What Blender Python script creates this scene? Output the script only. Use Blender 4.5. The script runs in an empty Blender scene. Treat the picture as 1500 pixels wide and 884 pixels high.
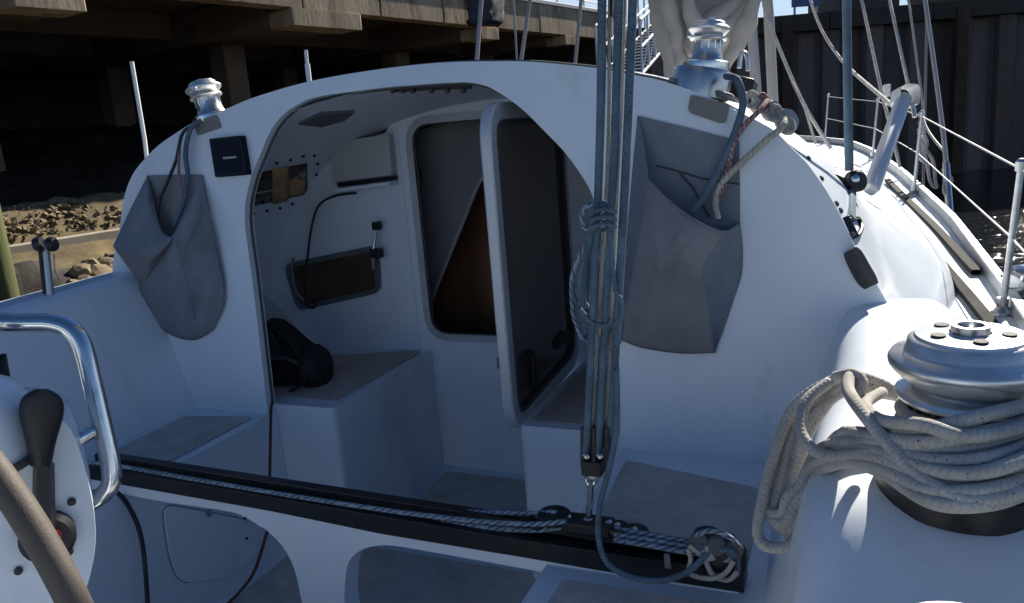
import bpy, bmesh, math, random
from mathutils import Vector as V, Matrix, noise
from mathutils.geometry import tessellate_polygon
random.seed(7)
S = bpy.context.scene
COL = S.collection
rad = math.radians

# ---------------------------------------------------------------- camera
EYE = V((1.2, 0.0, 2.35)); FPX = 1150.0
_y, _p, _r = rad(24), rad(12.5), rad(4.6)
FWD = V((-math.sin(_y)*math.cos(_p), math.cos(_y)*math.cos(_p), -math.sin(_p)))
_r0 = V((math.cos(_y), math.sin(_y), 0)); _u0 = _r0.cross(FWD)
RGT = _r0*math.cos(_r) - _u0*math.sin(_r)
UPV = _u0*math.cos(_r) + _r0*math.sin(_r)
cam_d = bpy.data.cameras.new('camera'); cam = bpy.data.objects.new('camera', cam_d); COL.objects.link(cam)
cam_d.sensor_width = 36; cam_d.lens = FPX/1500*36; cam_d.clip_start = .05; cam_d.clip_end = 3000
m = Matrix((RGT, UPV, -FWD)).transposed().to_4x4(); m.translation = EYE
cam.matrix_world = m
S.camera = cam

# ---------------------------------------------------------------- light
SUN_AZ, SUN_EL = 15.0, 34.0            # degrees to starboard of the bow, above the horizon
TO_SUN = V((math.sin(rad(SUN_AZ))*math.cos(rad(SUN_EL)), math.cos(rad(SUN_AZ))*math.cos(rad(SUN_EL)), math.sin(rad(SUN_EL))))
w = bpy.data.worlds.new('World'); S.world = w; w.use_nodes = True
nt = w.node_tree; nt.nodes.clear()
sky = nt.nodes.new('ShaderNodeTexSky'); sky.sky_type = 'NISHITA'; sky.sun_disc = False
sky.sun_elevation = rad(SUN_EL); sky.sun_rotation = rad(SUN_AZ)
sky.air_density = 1.0; sky.dust_density = 0.0; sky.ozone_density = 10.0
bg = nt.nodes.new('ShaderNodeBackground'); bg.inputs['Strength'].default_value = .05
wo = nt.nodes.new('ShaderNodeOutputWorld')
# pale haze low over the horizon, the same all the way round
_tc = nt.nodes.new('ShaderNodeTexCoord'); _sx = nt.nodes.new('ShaderNodeSeparateXYZ'); nt.links.new(_tc.outputs['Generated'], _sx.inputs[0])
_mr = nt.nodes.new('ShaderNodeMapRange'); _mr.interpolation_type = 'SMOOTHSTEP'; _mr.inputs[1].default_value = .12; _mr.inputs[2].default_value = .25; _mr.inputs[3].default_value = .92; _mr.inputs[4].default_value = 0
nt.links.new(_sx.outputs[2], _mr.inputs[0])
_mx = nt.nodes.new('ShaderNodeMix'); _mx.data_type = 'RGBA'; nt.links.new(_mr.outputs[0], _mx.inputs[0]); nt.links.new(sky.outputs[0], _mx.inputs[6])
_mx.inputs[7].default_value = (7.2, 9.0, 11.2, 1); nt.links.new(_mx.outputs[2], bg.inputs[0]); nt.links.new(bg.outputs[0], wo.inputs[0])
sd = bpy.data.lights.new('sun', 'SUN'); sd.energy = 5.0; sd.angle = rad(.5); sd.color = (1, .93, .82)
sun = bpy.data.objects.new('sun', sd); COL.objects.link(sun)
sun.rotation_euler = TO_SUN.to_track_quat('Z', 'Y').to_euler(); sun.location = (4, 8, 9)
S.view_settings.view_transform = 'Standard'; S.view_settings.look = 'None'
S.view_settings.exposure = 0.80; S.view_settings.gamma = 1; S.view_settings.use_curve_mapping = False

# ---------------------------------------------------------------- survey helpers: sight lines of the photograph met with real surfaces
def ray(x, y): return FWD + RGT*((x-750)/FPX) + UPV*((442-y)/FPX)
def dp(x, y, t): return EYE + ray(x, y)*t
def onp(x, y, n, q):
    n = V(n); v = ray(x, y); return EYE + v*((V(q)-EYE).dot(n)/v.dot(n))
def ox(x, y, X): return onp(x, y, (1, 0, 0), (X, 0, 0))
def oy(x, y, Y): return onp(x, y, (0, 1, 0), (0, Y, 0))
def oz(x, y, Z): return onp(x, y, (0, 0, 1), (0, 0, Z))
BN = V((0, 1, -.08)).normalized(); BQ = V((0, 2.1, 2.0))
def ob(x, y, off=0.0): return onp(x, y, BN, BQ - BN*off)      # on the doghouse bulkhead, off metres in front of it

# ---------------------------------------------------------------- materials
MATS = {}
def mat(name, col, rough=.5, metal=0, bump=0, bscale=40, var=0, vscale=4, coat=0, spec=.5, dirt=None, dscale=3, dlo=.5, dhi=.7, vstretch=None):
    if name in MATS: return MATS[name]
    mt = bpy.data.materials.new(name); mt.use_nodes = True
    n = mt.node_tree; b = n.nodes['Principled BSDF']
    b.inputs['Roughness'].default_value = rough; b.inputs['Metallic'].default_value = metal
    b.inputs['Coat Weight'].default_value = coat; b.inputs['Coat Roughness'].default_value = .12
    b.inputs['Specular IOR Level'].default_value = spec
    tc = n.nodes.new('ShaderNodeTexCoord'); mp = n.nodes.new('ShaderNodeMapping')
    n.links.new(tc.outputs['Object'], mp.inputs[0])
    if vstretch: mp.inputs['Scale'].default_value = vstretch
    src = None
    if var:
        t = n.nodes.new('ShaderNodeTexNoise'); t.inputs['Scale'].default_value = vscale; t.inputs['Detail'].default_value = 6; t.inputs['Roughness'].default_value = .65
        n.links.new(mp.outputs[0], t.inputs['Vector'])
        r = n.nodes.new('ShaderNodeMapRange'); r.inputs[1].default_value = .3; r.inputs[2].default_value = .7
        r.inputs[3].default_value = 1-var; r.inputs[4].default_value = 1+var*.6
        n.links.new(t.outputs[0], r.inputs[0])
        mx = n.nodes.new('ShaderNodeMix'); mx.data_type = 'RGBA'; mx.blend_type = 'MULTIPLY'; mx.inputs[0].default_value = 1
        mx.inputs[6].default_value = (*col, 1); n.links.new(r.outputs[0], mx.inputs[7]); src = mx.outputs[2]
        rr = n.nodes.new('ShaderNodeMapRange'); rr.inputs[3].default_value = max(.02, rough-.12); rr.inputs[4].default_value = min(1, rough+.15)
        n.links.new(t.outputs[0], rr.inputs[0]); n.links.new(rr.outputs[0], b.inputs['Roughness'])
    if dirt:
        t = n.nodes.new('ShaderNodeTexNoise'); t.inputs['Scale'].default_value = dscale; t.inputs['Detail'].default_value = 8; t.inputs['Roughness'].default_value = .7
        n.links.new(mp.outputs[0], t.inputs['Vector'])
        r = n.nodes.new('ShaderNodeMapRange'); r.inputs[1].default_value = dlo; r.inputs[2].default_value = dhi
        n.links.new(t.outputs[0], r.inputs[0])
        mx = n.nodes.new('ShaderNodeMix'); mx.data_type = 'RGBA'; n.links.new(r.outputs[0], mx.inputs[0])
        if src: n.links.new(src, mx.inputs[6])
        else: mx.inputs[6].default_value = (*col, 1)
        mx.inputs[7].default_value = (*dirt, 1); src = mx.outputs[2]
    if src: n.links.new(src, b.inputs['Base Color'])
    else: b.inputs['Base Color'].default_value = (*col, 1)
    if bump:
        t = n.nodes.new('ShaderNodeTexNoise'); t.inputs['Scale'].default_value = bscale; t.inputs['Detail'].default_value = 5
        n.links.new(mp.outputs[0], t.inputs['Vector'])
        bp = n.nodes.new('ShaderNodeBump'); bp.inputs['Strength'].default_value = bump; bp.inputs['Distance'].default_value = .01
        n.links.new(t.outputs[0], bp.inputs['Height']); n.links.new(bp.outputs[0], b.inputs['Normal'])
    MATS[name] = mt; return mt

def rope_mat(name, c1, c2, duty=.5, pitch=.02, fleck=True):
    """braided line: strands wind both ways round the tube (UV u = metres along, v = turns)"""
    mt = bpy.data.materials.new(name); mt.use_nodes = True
    n = mt.node_tree; b = n.nodes['Principled BSDF']; b.inputs['Roughness'].default_value = .85; b.inputs['Specular IOR Level'].default_value = .2
    uv = n.nodes.new('ShaderNodeUVMap'); sp = n.nodes.new('ShaderNodeSeparateXYZ'); n.links.new(uv.outputs[0], sp.inputs[0])
    def math_(op, a, bb):
        q = n.nodes.new('ShaderNodeMath'); q.operation = op
        for i, z in enumerate((a, bb)):
            if z is None: continue
            if isinstance(z, (int, float)): q.inputs[i].default_value = z
            else: n.links.new(z, q.inputs[i])
        return q.outputs[0]
    def strand(sg):
        a = math_('MULTIPLY', sp.outputs[0], 6.2832/pitch); v = math_('MULTIPLY', sp.outputs[1], 6.2832*3*sg)
        return math_('SINE', math_('ADD', a, v), None)
    s1, s2 = strand(1), strand(-1)
    hgt = math_('MAXIMUM', s1, s2)
    sel = math_('GREATER_THAN', s1, 1-2*duty)
    nz = n.nodes.new('ShaderNodeTexNoise'); nz.inputs['Scale'].default_value = 60
    tc = n.nodes.new('ShaderNodeTexCoord'); n.links.new(tc.outputs['Object'], nz.inputs['Vector'])
    if fleck: sel = math_('MULTIPLY', sel, math_('GREATER_THAN', nz.outputs[0], .42))
    mx = n.nodes.new('ShaderNodeMix'); mx.data_type = 'RGBA'; n.links.new(sel, mx.inputs[0])
    mx.inputs[6].default_value = (*c1, 1); mx.inputs[7].default_value = (*c2, 1)
    n2 = n.nodes.new('ShaderNodeTexNoise'); n2.inputs['Scale'].default_value = 210; n2.inputs['Detail'].default_value = 1; n.links.new(tc.outputs['Object'], n2.inputs['Vector'])
    n3 = n.nodes.new('ShaderNodeTexNoise'); n3.inputs['Scale'].default_value = 14; n3.inputs['Detail'].default_value = 3; n.links.new(tc.outputs['Object'], n3.inputs['Vector'])
    m3 = n.nodes.new('ShaderNodeMapRange'); m3.inputs[1].default_value = .3; m3.inputs[2].default_value = .7; m3.inputs[3].default_value = .72; m3.inputs[4].default_value = 1.12; n.links.new(n3.outputs[0], m3.inputs[0])
    gr = n.nodes.new('ShaderNodeMix'); gr.data_type = 'RGBA'; gr.blend_type = 'MULTIPLY'; gr.inputs[0].default_value = 1; n.links.new(mx.outputs[2], gr.inputs[6]); n.links.new(m3.outputs[0], gr.inputs[7])
    m2 = n.nodes.new('ShaderNodeMix'); m2.data_type = 'RGBA'; n.links.new(math_('GREATER_THAN', n2.outputs[0], .72), m2.inputs[0])
    n.links.new(gr.outputs[2], m2.inputs[6]); m2.inputs[7].default_value = (*[q*.22 for q in c1], 1)
    n.links.new(m2.outputs[2], b.inputs['Base Color'])
    bp = n.nodes.new('ShaderNodeBump'); bp.inputs['Strength'].default_value = .3; bp.inputs['Distance'].default_value = .001
    n.links.new(hgt, bp.inputs['Height']); n.links.new(bp.outputs[0], b.inputs['Normal'])
    return mt

def glass_mat(name, tint, refl=.06, rough=.03):
    mt = bpy.data.materials.new(name); mt.use_nodes = True; n = mt.node_tree; n.nodes.clear()
    o = n.nodes.new('ShaderNodeOutputMaterial'); t = n.nodes.new('ShaderNodeBsdfTransparent'); t.inputs[0].default_value = (*tint, 1)
    g = n.nodes.new('ShaderNodeBsdfGlossy'); g.inputs['Roughness'].default_value = rough
    fr = n.nodes.new('ShaderNodeFresnel'); fr.inputs[0].default_value = 1.49
    mx = n.nodes.new('ShaderNodeMixShader'); n.links.new(fr.outputs[0], mx.inputs[0])
    n.links.new(t.outputs[0], mx.inputs[1]); n.links.new(g.outputs[0], mx.inputs[2]); n.links.new(mx.outputs[0], o.inputs[0])
    return mt
def haze_lift(mt, w_, col):  # mixes in uneven diffuse colour, a painted haze that lifts the tone
    n = mt.node_tree; o = n.nodes[[q.name for q in n.nodes if q.type == 'OUTPUT_MATERIAL'][0]]; src = o.inputs[0].links[0].from_socket
    d = n.nodes.new('ShaderNodeBsdfDiffuse'); d.inputs[0].default_value = (*col, 1); mx = n.nodes.new('ShaderNodeMixShader')
    nz = n.nodes.new('ShaderNodeTexNoise'); nz.inputs['Scale'].default_value = 7; nz.inputs['Detail'].default_value = 5
    r = n.nodes.new('ShaderNodeMapRange'); r.inputs[3].default_value = w_*.5; r.inputs[4].default_value = w_*1.5; n.links.new(nz.outputs[0], r.inputs[0]); n.links.new(r.outputs[0], mx.inputs[0])
    n.links.new(src, mx.inputs[1]); n.links.new(d.outputs[0], mx.inputs[2]); n.links.new(mx.outputs[0], o.inputs[0])
    return mt

GEL = mat('white_gelcoat', (.75, .815, .875), .34, var=.05, vscale=2.2, coat=.25, bump=.02, bscale=9, dirt=(.45, .47, .47), dscale=3.2, dlo=.56, dhi=.90, vstretch=(1, 1, .35))
GELIN = mat('interior_gelcoat', (.78, .83, .89), .45, var=.05, vscale=3, bump=.03, bscale=14)
NONSKID = mat('nonskid_paint', (.66, .63, .58), .85, var=.20, vscale=11, bump=.8, bscale=260, spec=.25, dirt=(.46, .43, .39), dscale=7, dlo=.5, dhi=.8)
NONSKIDB = mat('brown_nonskid', (.64, .55, .51), .85, var=.18, vscale=11, bump=.8, bscale=260, spec=.25, dirt=(.47, .39, .35), dscale=7, dlo=.5, dhi=.8)
BLACK = mat('black_anodised', (.012, .012, .013), .38, var=.3, vscale=20)
BLKPL = mat('black_plastic', (.012, .012, .013), .45, var=.2, vscale=30, bump=.05, bscale=300)
RUBBER = mat('grey_rubber', (.07, .07, .065), .7, var=.2, vscale=25)
CHROME = mat('polished_steel', (.72, .72, .71), .17, 1, var=.12, vscale=30)
STEEL = mat('brushed_steel', (.55, .55, .54), .30, 1, var=.2, vscale=30)
SATIN = mat('satin_winch_alloy', (.82, .80, .76), .30, .8, var=.12, vscale=40)
ALU = mat('aluminium', (.52, .53, .54), .38, .85, var=.15, vscale=12)
ALUW = mat('pale_alloy', (.60, .61, .62), .45, .3, var=.1, vscale=12)
GREYPL = mat('grey_pad', (.24, .225, .205), .7, var=.1, vscale=20)
CANVP = mat('grey_blue_canvas', (.235, .26, .29), .9, var=.16, vscale=9, bump=.35, bscale=500, spec=.1)
CANVS = mat('grey_brown_canvas', (.275, .268, .28), .9, var=.16, vscale=9, bump=.35, bscale=500, spec=.1)
NAVY = mat('navy_cover', (.010, .014, .028), .75, var=.2, vscale=30, bump=.2, bscale=400, spec=.2)
PRINT = mat('pale_print', (.4, .42, .45), .6)
SAIL = mat('sailcloth', (.58, .54, .48), .75, var=.13, vscale=6, bump=.25, bscale=60, spec=.2)
WOOD = mat('brown_joinery', (.33, .145, .075), .5, var=.35, vscale=6, vstretch=(1, 1, .15))
_n = SAIL.node_tree; _tl = _n.nodes.new('ShaderNodeBsdfTranslucent'); _tl.inputs[0].default_value = (.62, .52, .40, 1)
_ms = _n.nodes.new('ShaderNodeMixShader'); _ms.inputs[0].default_value = .22; _o = _n.nodes['Material Output']
_n.links.new(_n.nodes['Principled BSDF'].outputs[0], _ms.inputs[1]); _n.links.new(_tl.outputs[0], _ms.inputs[2]); _n.links.new(_ms.outputs[0], _o.inputs[0])
LINING = mat('grey_lining', (.20, .195, .20), .8, var=.12, vscale=8)
BAGM = mat('black_nylon', (.010, .010, .012), .65, var=.3, vscale=30, bump=.3, bscale=300)
REDP = mat('red_paint', (.30, .012, .012), .4)
LEATHER = mat('taupe_leather', (.095, .077, .060), .62, var=.15, vscale=60, bump=.12, bscale=400)
CABLE = mat('maroon_cable', (.085, .025, .022), .5)
HOSE = mat('dark_hose', (.02, .025, .03), .5)
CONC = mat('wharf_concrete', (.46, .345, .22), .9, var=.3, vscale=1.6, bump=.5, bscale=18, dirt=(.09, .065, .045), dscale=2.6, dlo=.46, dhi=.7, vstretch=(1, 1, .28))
CONCD = mat('shaded_concrete', (.155, .105, .068), .95, var=.3, vscale=1.2, bump=.4, bscale=14)  # darker copy of the wharf concrete, under-deck shade put into its colour
COPING = mat('pale_coping', (.62, .61, .58), .8, var=.12, vscale=4)
PILE = mat('rusty_sheet_pile', (.115, .09, .08), .85, var=.4, vscale=1.0, bump=.5, bscale=12, dirt=(.15, .075, .04), dscale=1.2, dlo=.55, dhi=.75, vstretch=(1, 1, .15))
def vary(mt, lo, hi):
    n = mt.node_tree; b = n.nodes['Principled BSDF']; src = b.inputs['Base Color'].links[0].from_socket
    oi = n.nodes.new('ShaderNodeObjectInfo'); r = n.nodes.new('ShaderNodeMapRange'); r.inputs[3].default_value = lo; r.inputs[4].default_value = hi; n.links.new(oi.outputs['Random'], r.inputs[0])
    mx = n.nodes.new('ShaderNodeMix'); mx.data_type = 'RGBA'; mx.blend_type = 'MULTIPLY'; mx.inputs[0].default_value = 1
    n.links.new(src, mx.inputs[6]); n.links.new(r.outputs[0], mx.inputs[7]); n.links.new(mx.outputs[2], b.inputs['Base Color'])
vary(PILE, .6, 1.6); vary(CONC, .82, 1.12)
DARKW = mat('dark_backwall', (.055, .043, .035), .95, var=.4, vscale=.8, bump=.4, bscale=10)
BANK = mat('muddy_bank', (.165, .122, .058), .95, var=.4, vscale=2.5, bump=.9, bscale=9, dirt=(.085, .062, .035), dscale=3, dlo=.5, dhi=.68)
ROCK = mat('pale_rock', (.24, .185, .105), .9, var=.35, vscale=5, bump=.7, bscale=20)
MOSS = mat('mossy_timber', (.10, .11, .035), .9, var=.4, vscale=4, bump=.5, bscale=30, vstretch=(1, 1, .2))
TARP = mat('dark_blue_tarp', (.012, .016, .028), .6, var=.3, vscale=6, bump=.3, bscale=20)
WHITEP = mat('white_paint', (.75, .75, .74), .6, var=.06, vscale=3)
BLUEP = mat('blue_panel', (.07, .12, .26), .5, var=.1, vscale=3)
GALV = mat('galvanised_steel', (.5, .51, .52), .5, .4, var=.2, vscale=9)
SMOKE = haze_lift(glass_mat('smoked_acrylic', (.48, .42, .40)), .18, (.50, .39, .35))
DARKGL = mat('dark_window', (.012, .010, .009), .06, spec=.6)
R_BLUE = rope_mat('blue_grey_line', (.125, .185, .235), (.10, .15, .195), .4, .009)
R_BLUW = rope_mat('blue_white_line', (.30, .36, .42), (.075, .12, .18), .45, .020, fleck=True)
R_GREY = rope_mat('weathered_grey_line', (.50, .475, .43), (.44, .41, .37), .35, .009)
R_TAN = rope_mat('pale_line', (.52, .48, .41), (.42, .38, .31), .4, .016)
R_RED = rope_mat('red_flecked_line', (.26, .11, .11), (.40, .36, .34), .45, .016)
R_CREAM = rope_mat('cream_line', (.50, .48, .39), (.38, .36, .28), .35, .016)
R_WHT = rope_mat('white_line', (.60, .58, .54), (.45, .43, .40), .4, .016)

# ---------------------------------------------------------------- mesh builder
class MB:
    def __init__(s): s.v = []; s.f = []; s.uv = {}
    def add(s, vs, fs):
        o = len(s.v); s.v += [V(p) for p in vs]; s.f += [tuple(i+o for i in f) for f in fs]; return s
    def box(s, c, size, mtx=None):
        c = V(c); hx, hy, hz = [d/2 for d in size]
        p = [V((x, y, z)) for x in (-hx, hx) for y in (-hy, hy) for z in (-hz, hz)]
        if mtx: p = [mtx @ q for q in p]
        return s.add([c+q for q in p], [(0, 1, 3, 2), (4, 6, 7, 5), (0, 4, 5, 1), (2, 3, 7, 6), (0, 2, 6, 4), (1, 5, 7, 3)])
    def span(s, a, b): a, b = V(a), V(b); return s.box((a+b)/2, [abs(b[i]-a[i]) for i in range(3)])
    def bar(s, a, b, w, h, up=(0, 0, 1)):
        a, b = V(a), V(b); d = (b-a); L = d.length; d.normalize(); x = d.cross(V(up)).normalized(); u = x.cross(d)
        return s.box((a+b)/2, (w, L, h), Matrix((x, d, u)).transposed())
    def tube(s, pts, r, n=8, closed=False):
        pts = [V(p) for p in pts]; m_ = len(pts); o = len(s.v); L = 0; Ls = []
        t0 = (pts[1]-pts[0]).normalized(); up = V((0, 0, 1)) if abs(t0.z) < .9 else V((1, 0, 0))
        nx = t0.cross(up).normalized()
        for i, p in enumerate(pts):
            if i: L += (p-pts[i-1]).length
            Ls.append(L)
            if closed: t = pts[(i+1) % m_]-pts[i-1]
            else: t = pts[min(i+1, m_-1)]-pts[max(i-1, 0)]
            t.normalize(); nx = (nx - t*nx.dot(t)).normalized(); ny = t.cross(nx)
            rr = r(i/(m_-1)) if callable(r) else r
            for k in range(n):
                a = 2*math.pi*k/n; s.v.append(p + nx*(math.cos(a)*rr) + ny*(math.sin(a)*rr))
        for i in range(m_ if closed else m_-1):
            j = (i+1) % m_
            for k in range(n):
                k2 = (k+1) % n
                s.uv[len(s.f)] = [(Ls[i], k/n), (Ls[i], (k+1)/n), (Ls[j], (k+1)/n), (Ls[j], k/n)]
                s.f.append((o+i*n+k, o+i*n+k2, o+j*n+k2, o+j*n+k))
        if not closed:
            s.f.append(tuple(o+k for k in reversed(range(n)))); s.f.append(tuple(o+(m_-1)*n+k for k in range(n)))
        return s
    def lathe(s, prof, c, axis=(0, 0, 1), n=28):
        c = V(c); q = V(axis).normalized().to_track_quat('Z', 'Y').to_matrix(); o = len(s.v)
        for r, z in prof:
            for k in range(n):
                a = 2*math.pi*k/n; s.v.append(c + q @ V((r*math.cos(a), r*math.sin(a), z)))
        for i in range(len(prof)-1):
            for k in range(n):
                k2 = (k+1) % n; s.f.append((o+i*n+k, o+i*n+k2, o+(i+1)*n+k2, o+(i+1)*n+k))
        if prof[0][0] > 1e-4: s.f.append(tuple(o+k for k in reversed(range(n))))
        if prof[-1][0] > 1e-4: s.f.append(tuple(o+(len(prof)-1)*n+k for k in range(n)))
        return s
    def loft(s, rows, closed=False):
        o = len(s.v); n = len(rows[0])
        for r in rows: s.v += [V(p) for p in r]
        for i in range(len(rows)-1):
            for k in range(n if closed else n-1):
                k2 = (k+1) % n; s.f.append((o+i*n+k, o+i*n+k2, o+(i+1)*n+k2, o+(i+1)*n+k))
        return s
    def slab(s, poly, d):
        poly = [V(p) for p in poly]; d = V(d); n = len(poly); o = len(s.v)
        s.v += poly + [p+d for p in poly]
        for t in tessellate_polygon([poly]):
            s.f.append((o+t[0], o+t[1], o+t[2])); s.f.append((o+n+t[2], o+n+t[1], o+n+t[0]))
        for i in range(n):
            j = (i+1) % n; s.f.append((o+i, o+j, o+n+j, o+n+i))
        return s
    def build(s, name, mt, parent=None, bevel=0, seg=2, smooth=35, label=None, solid=0, subd=0, kind=None):
        me = bpy.data.meshes.new(name); me.from_pydata([tuple(p) for p in s.v], [], s.f)
        if s.uv:
            ul = me.uv_layers.new(name='UVMap')
            for fi, co in s.uv.items():
                for li, c in zip(me.polygons[fi].loop_indices, co): ul.data[li].uv = c
        bm = bmesh.new(); bm.from_mesh(me)
        if not s.uv: bmesh.ops.remove_doubles(bm, verts=bm.verts, dist=1e-5)
        bmesh.ops.recalc_face_normals(bm, faces=bm.faces); bm.to_mesh(me); bm.free()
        me.polygons.foreach_set('use_smooth', [True]*len(me.polygons))
        if smooth < 180: me.set_sharp_from_angle(angle=rad(smooth))
        me.materials.append(mt)
        o = bpy.data.objects.new(name, me); COL.objects.link(o)
        if subd: md = o.modifiers.new('s', 'SUBSURF'); md.levels = md.render_levels = subd
        if solid: md = o.modifiers.new('t', 'SOLIDIFY'); md.thickness = solid; md.offset = 0
        if bevel: md = o.modifiers.new('b', 'BEVEL'); md.width = bevel; md.segments = seg; md.limit_method = 'ANGLE'; md.angle_limit = rad(30); md.harden_normals = False
        if parent: o.parent = parent; o.matrix_parent_inverse = PINV.get(parent.name, Matrix())
        if label: o['label'] = label
        if kind: o['kind'] = kind
        return o
PINV = {}
def thing(name, label, cat, loc=(0, 0, 0), group=None):
    o = bpy.data.objects.new(name, None); COL.objects.link(o); o.location = loc; o.empty_display_size = .1
    PINV[o.name] = Matrix.Translation(-V(loc))
    o['label'] = label; o['category'] = cat
    if group: o['group'] = group
    return o
def tag(o, label, cat, group=None):
    o['label'] = label; o['category'] = cat
    if group: o['group'] = group
    return o
def struct(o): o['kind'] = 'structure'; return o

def spline(P, m_=8, closed=False):
    P = [V(p) for p in P]; n = len(P); out = []
    for i in range(n if closed else n-1):
        if closed: a, b, c, d = P[i-1], P[i], P[(i+1) % n], P[(i+2) % n]
        else: a, b, c, d = P[max(i-1, 0)], P[i], P[i+1], P[min(i+2, n-1)]
        for k in range(m_):
            t = k/m_
            out.append(.5*((2*b)+(c-a)*t+(2*a-5*b+4*c-d)*t*t+(3*b-a-3*c+d)*t**3))
    if not closed: out.append(P[-1])
    return out
def resample(P, n):
    P = [V(p) for p in P]; L = [0]
    for a, b in zip(P, P[1:]): L.append(L[-1]+(b-a).length)
    out = []; j = 0
    for i in range(n):
        d = L[-1]*i/(n-1)
        while j < len(P)-2 and L[j+1] < d: j += 1
        t = (d-L[j])/max(1e-9, L[j+1]-L[j]); out.append(P[j].lerp(P[j+1], min(1, max(0, t))))
    return out
def round_poly(pts, r, n=5, closed=True):
    """fillet the corners of a polygon; r a number or one per corner"""
    pts = [V(p) for p in pts]; out = []; N = len(pts)
    for i, p in enumerate(pts):
        if not closed and i in (0, N-1): out.append(p); continue
        rr = r[i] if isinstance(r, (list, tuple)) else r
        a, b = (pts[i-1]-p), (pts[(i+1) % N]-p); la, lb = a.length, b.length
        t = min(rr, la*.49, lb*.49)
        if t < 1e-5: out.append(p); continue
        A, B = p+a/la*t, p+b/lb*t
        for k in range(n+1):
            u = k/n; out.append(A*(1-u)**2+p*2*u*(1-u)+B*u*u)
    return out
def up_on(pts, L=3.2):
    """carry a line on upward past its first point, toward the rig it hangs from"""
    d = (V(pts[0])-V(pts[1])).normalized(); return [V(pts[0])+d*L]+list(pts)
def rope(name, pts, r, mt, label, cat='rope', m_=8, n=8, parent=None, group=None, sm=True, closed=False):
    if name in ('barber_hauler', 'spreader_line', 'topping_line', 'jib_sheet') and 'short' not in label: pts = up_on(pts)
    b = MB().tube(spline(pts, m_, closed) if sm else pts, r, n, closed); o = b.build(name, mt, parent, smooth=180)
    if parent is None: tag(o, label, cat, group)
    return o

# ================================================================= SETTING
def wave_water():
    mt = bpy.data.materials.new('harbour_water'); mt.use_nodes = True; n = mt.node_tree; b = n.nodes['Principled BSDF']
    b.inputs['Base Color'].default_value = (.010, .012, .013, 1); b.inputs['Roughness'].default_value = .06; b.inputs['IOR'].default_value = 1.33
    tc = n.nodes.new('ShaderNodeTexCoord'); mp = n.nodes.new('ShaderNodeMapping'); mp.inputs['Scale'].default_value = (1, 2.2, 1)
    n.links.new(tc.outputs['Object'], mp.inputs[0])
    t = n.nodes.new('ShaderNodeTexNoise'); t.inputs['Scale'].default_value = 2.6; t.inputs['Detail'].default_value = 5; t.inputs['Roughness'].default_value = .55
    n.links.new(mp.outputs[0], t.inputs['Vector'])
    bp = n.nodes.new('ShaderNodeBump'); bp.inputs['Strength'].default_value = .36; bp.inputs['Distance'].default_value = .11
    n.links.new(t.outputs[0], bp.inputs['Height']); n.links.new(bp.outputs[0], b.inputs['Normal'])
    return mt
WATER = wave_water()
def sheet(x0, x1, y0, y1, z): return MB().add([(x0, y0, z), (x1, y0, z), (x1, y1, z), (x0, y1, z)], [(0, 1, 2, 3)])
struct(sheet(-900, 900, -900, 900, 0).build('water', WATER))

# --- wharf frame: a straight edge running away on the port side
WF = V((-7.7, 10.4, 0)); WD = V((2.1, 11.5, 0)).normalized(); WN = V((WD.y, -WD.x, 0))
def wh(s_, off, z): p = WF+WD*s_+WN*off; return V((p.x, p.y, z))
def onw(x, y, off=0): return onp(x, y, WN, WF+WN*off)
def ws(x, y, off=0): p = onw(x, y, off); return (p-WF).dot(WD), p.z
S0, S1 = -24, 13.5
# bank under the wharf: grid with a kerb ledge
rows = []
for i in range(240):
    s_ = S0 + (S1+8-S0)*i/239
    row = []
    for j in range(100):
        off = 3.2 - 14*j/99
        if off > .1: z = -.6 + (3.2-off)/3.1*1.93
        else: z = 1.36 + min(.45, (.1-off)*.85) + max(0, min(1.2, (-.45-off)*.22))
        p = wh(s_, off, z); amp = .16 if abs(off-.1) > .25 else .03
        p.z += amp*noise.noise(p*1.3) + amp*.8*noise.noise(p*3.7)
        row.append(p)
    rows.append(row)
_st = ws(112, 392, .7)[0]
open_bank, shade_bank = MB(), MB(); open_bank.v = shade_bank.v = [V(p) for r_ in rows for p in r_]
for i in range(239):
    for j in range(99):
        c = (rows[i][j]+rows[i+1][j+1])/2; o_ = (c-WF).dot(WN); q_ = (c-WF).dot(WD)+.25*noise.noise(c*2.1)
        lim = (.36 if q_ < _st else 1.25)+.22*noise.noise(c*1.7)  # shade below the kerb and under the wharf, painted as dark ground
        (shade_bank if o_ > lim or o_ < -.62+.25*noise.noise(c*1.9) else open_bank).f.append((i*100+j, i*100+j+1, (i+1)*100+j+1, (i+1)*100+j))
struct(open_bank.build('bank', BANK, smooth=60))
struct(shade_bank.build('bank_shade', mat('shade_dark', (.022, .017, .012), .6, var=.4, vscale=3, bump=.8, bscale=12), smooth=60))
kerb = MB()
kb = [wh(S0, .06, 1.415), wh(S0, .16, 1.415), wh(S0, .16, 1.15), wh(S0, .06, 1.15)]
kerb.slab(kb, WD*(S1-S0)); tag(kerb.build('bank_kerb', mat('kerb_concrete', (.40, .35, .26), .9, var=.2, vscale=3), bevel=.02), 'long pale concrete kerb along the foot of the muddy bank', 'kerb')
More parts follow.
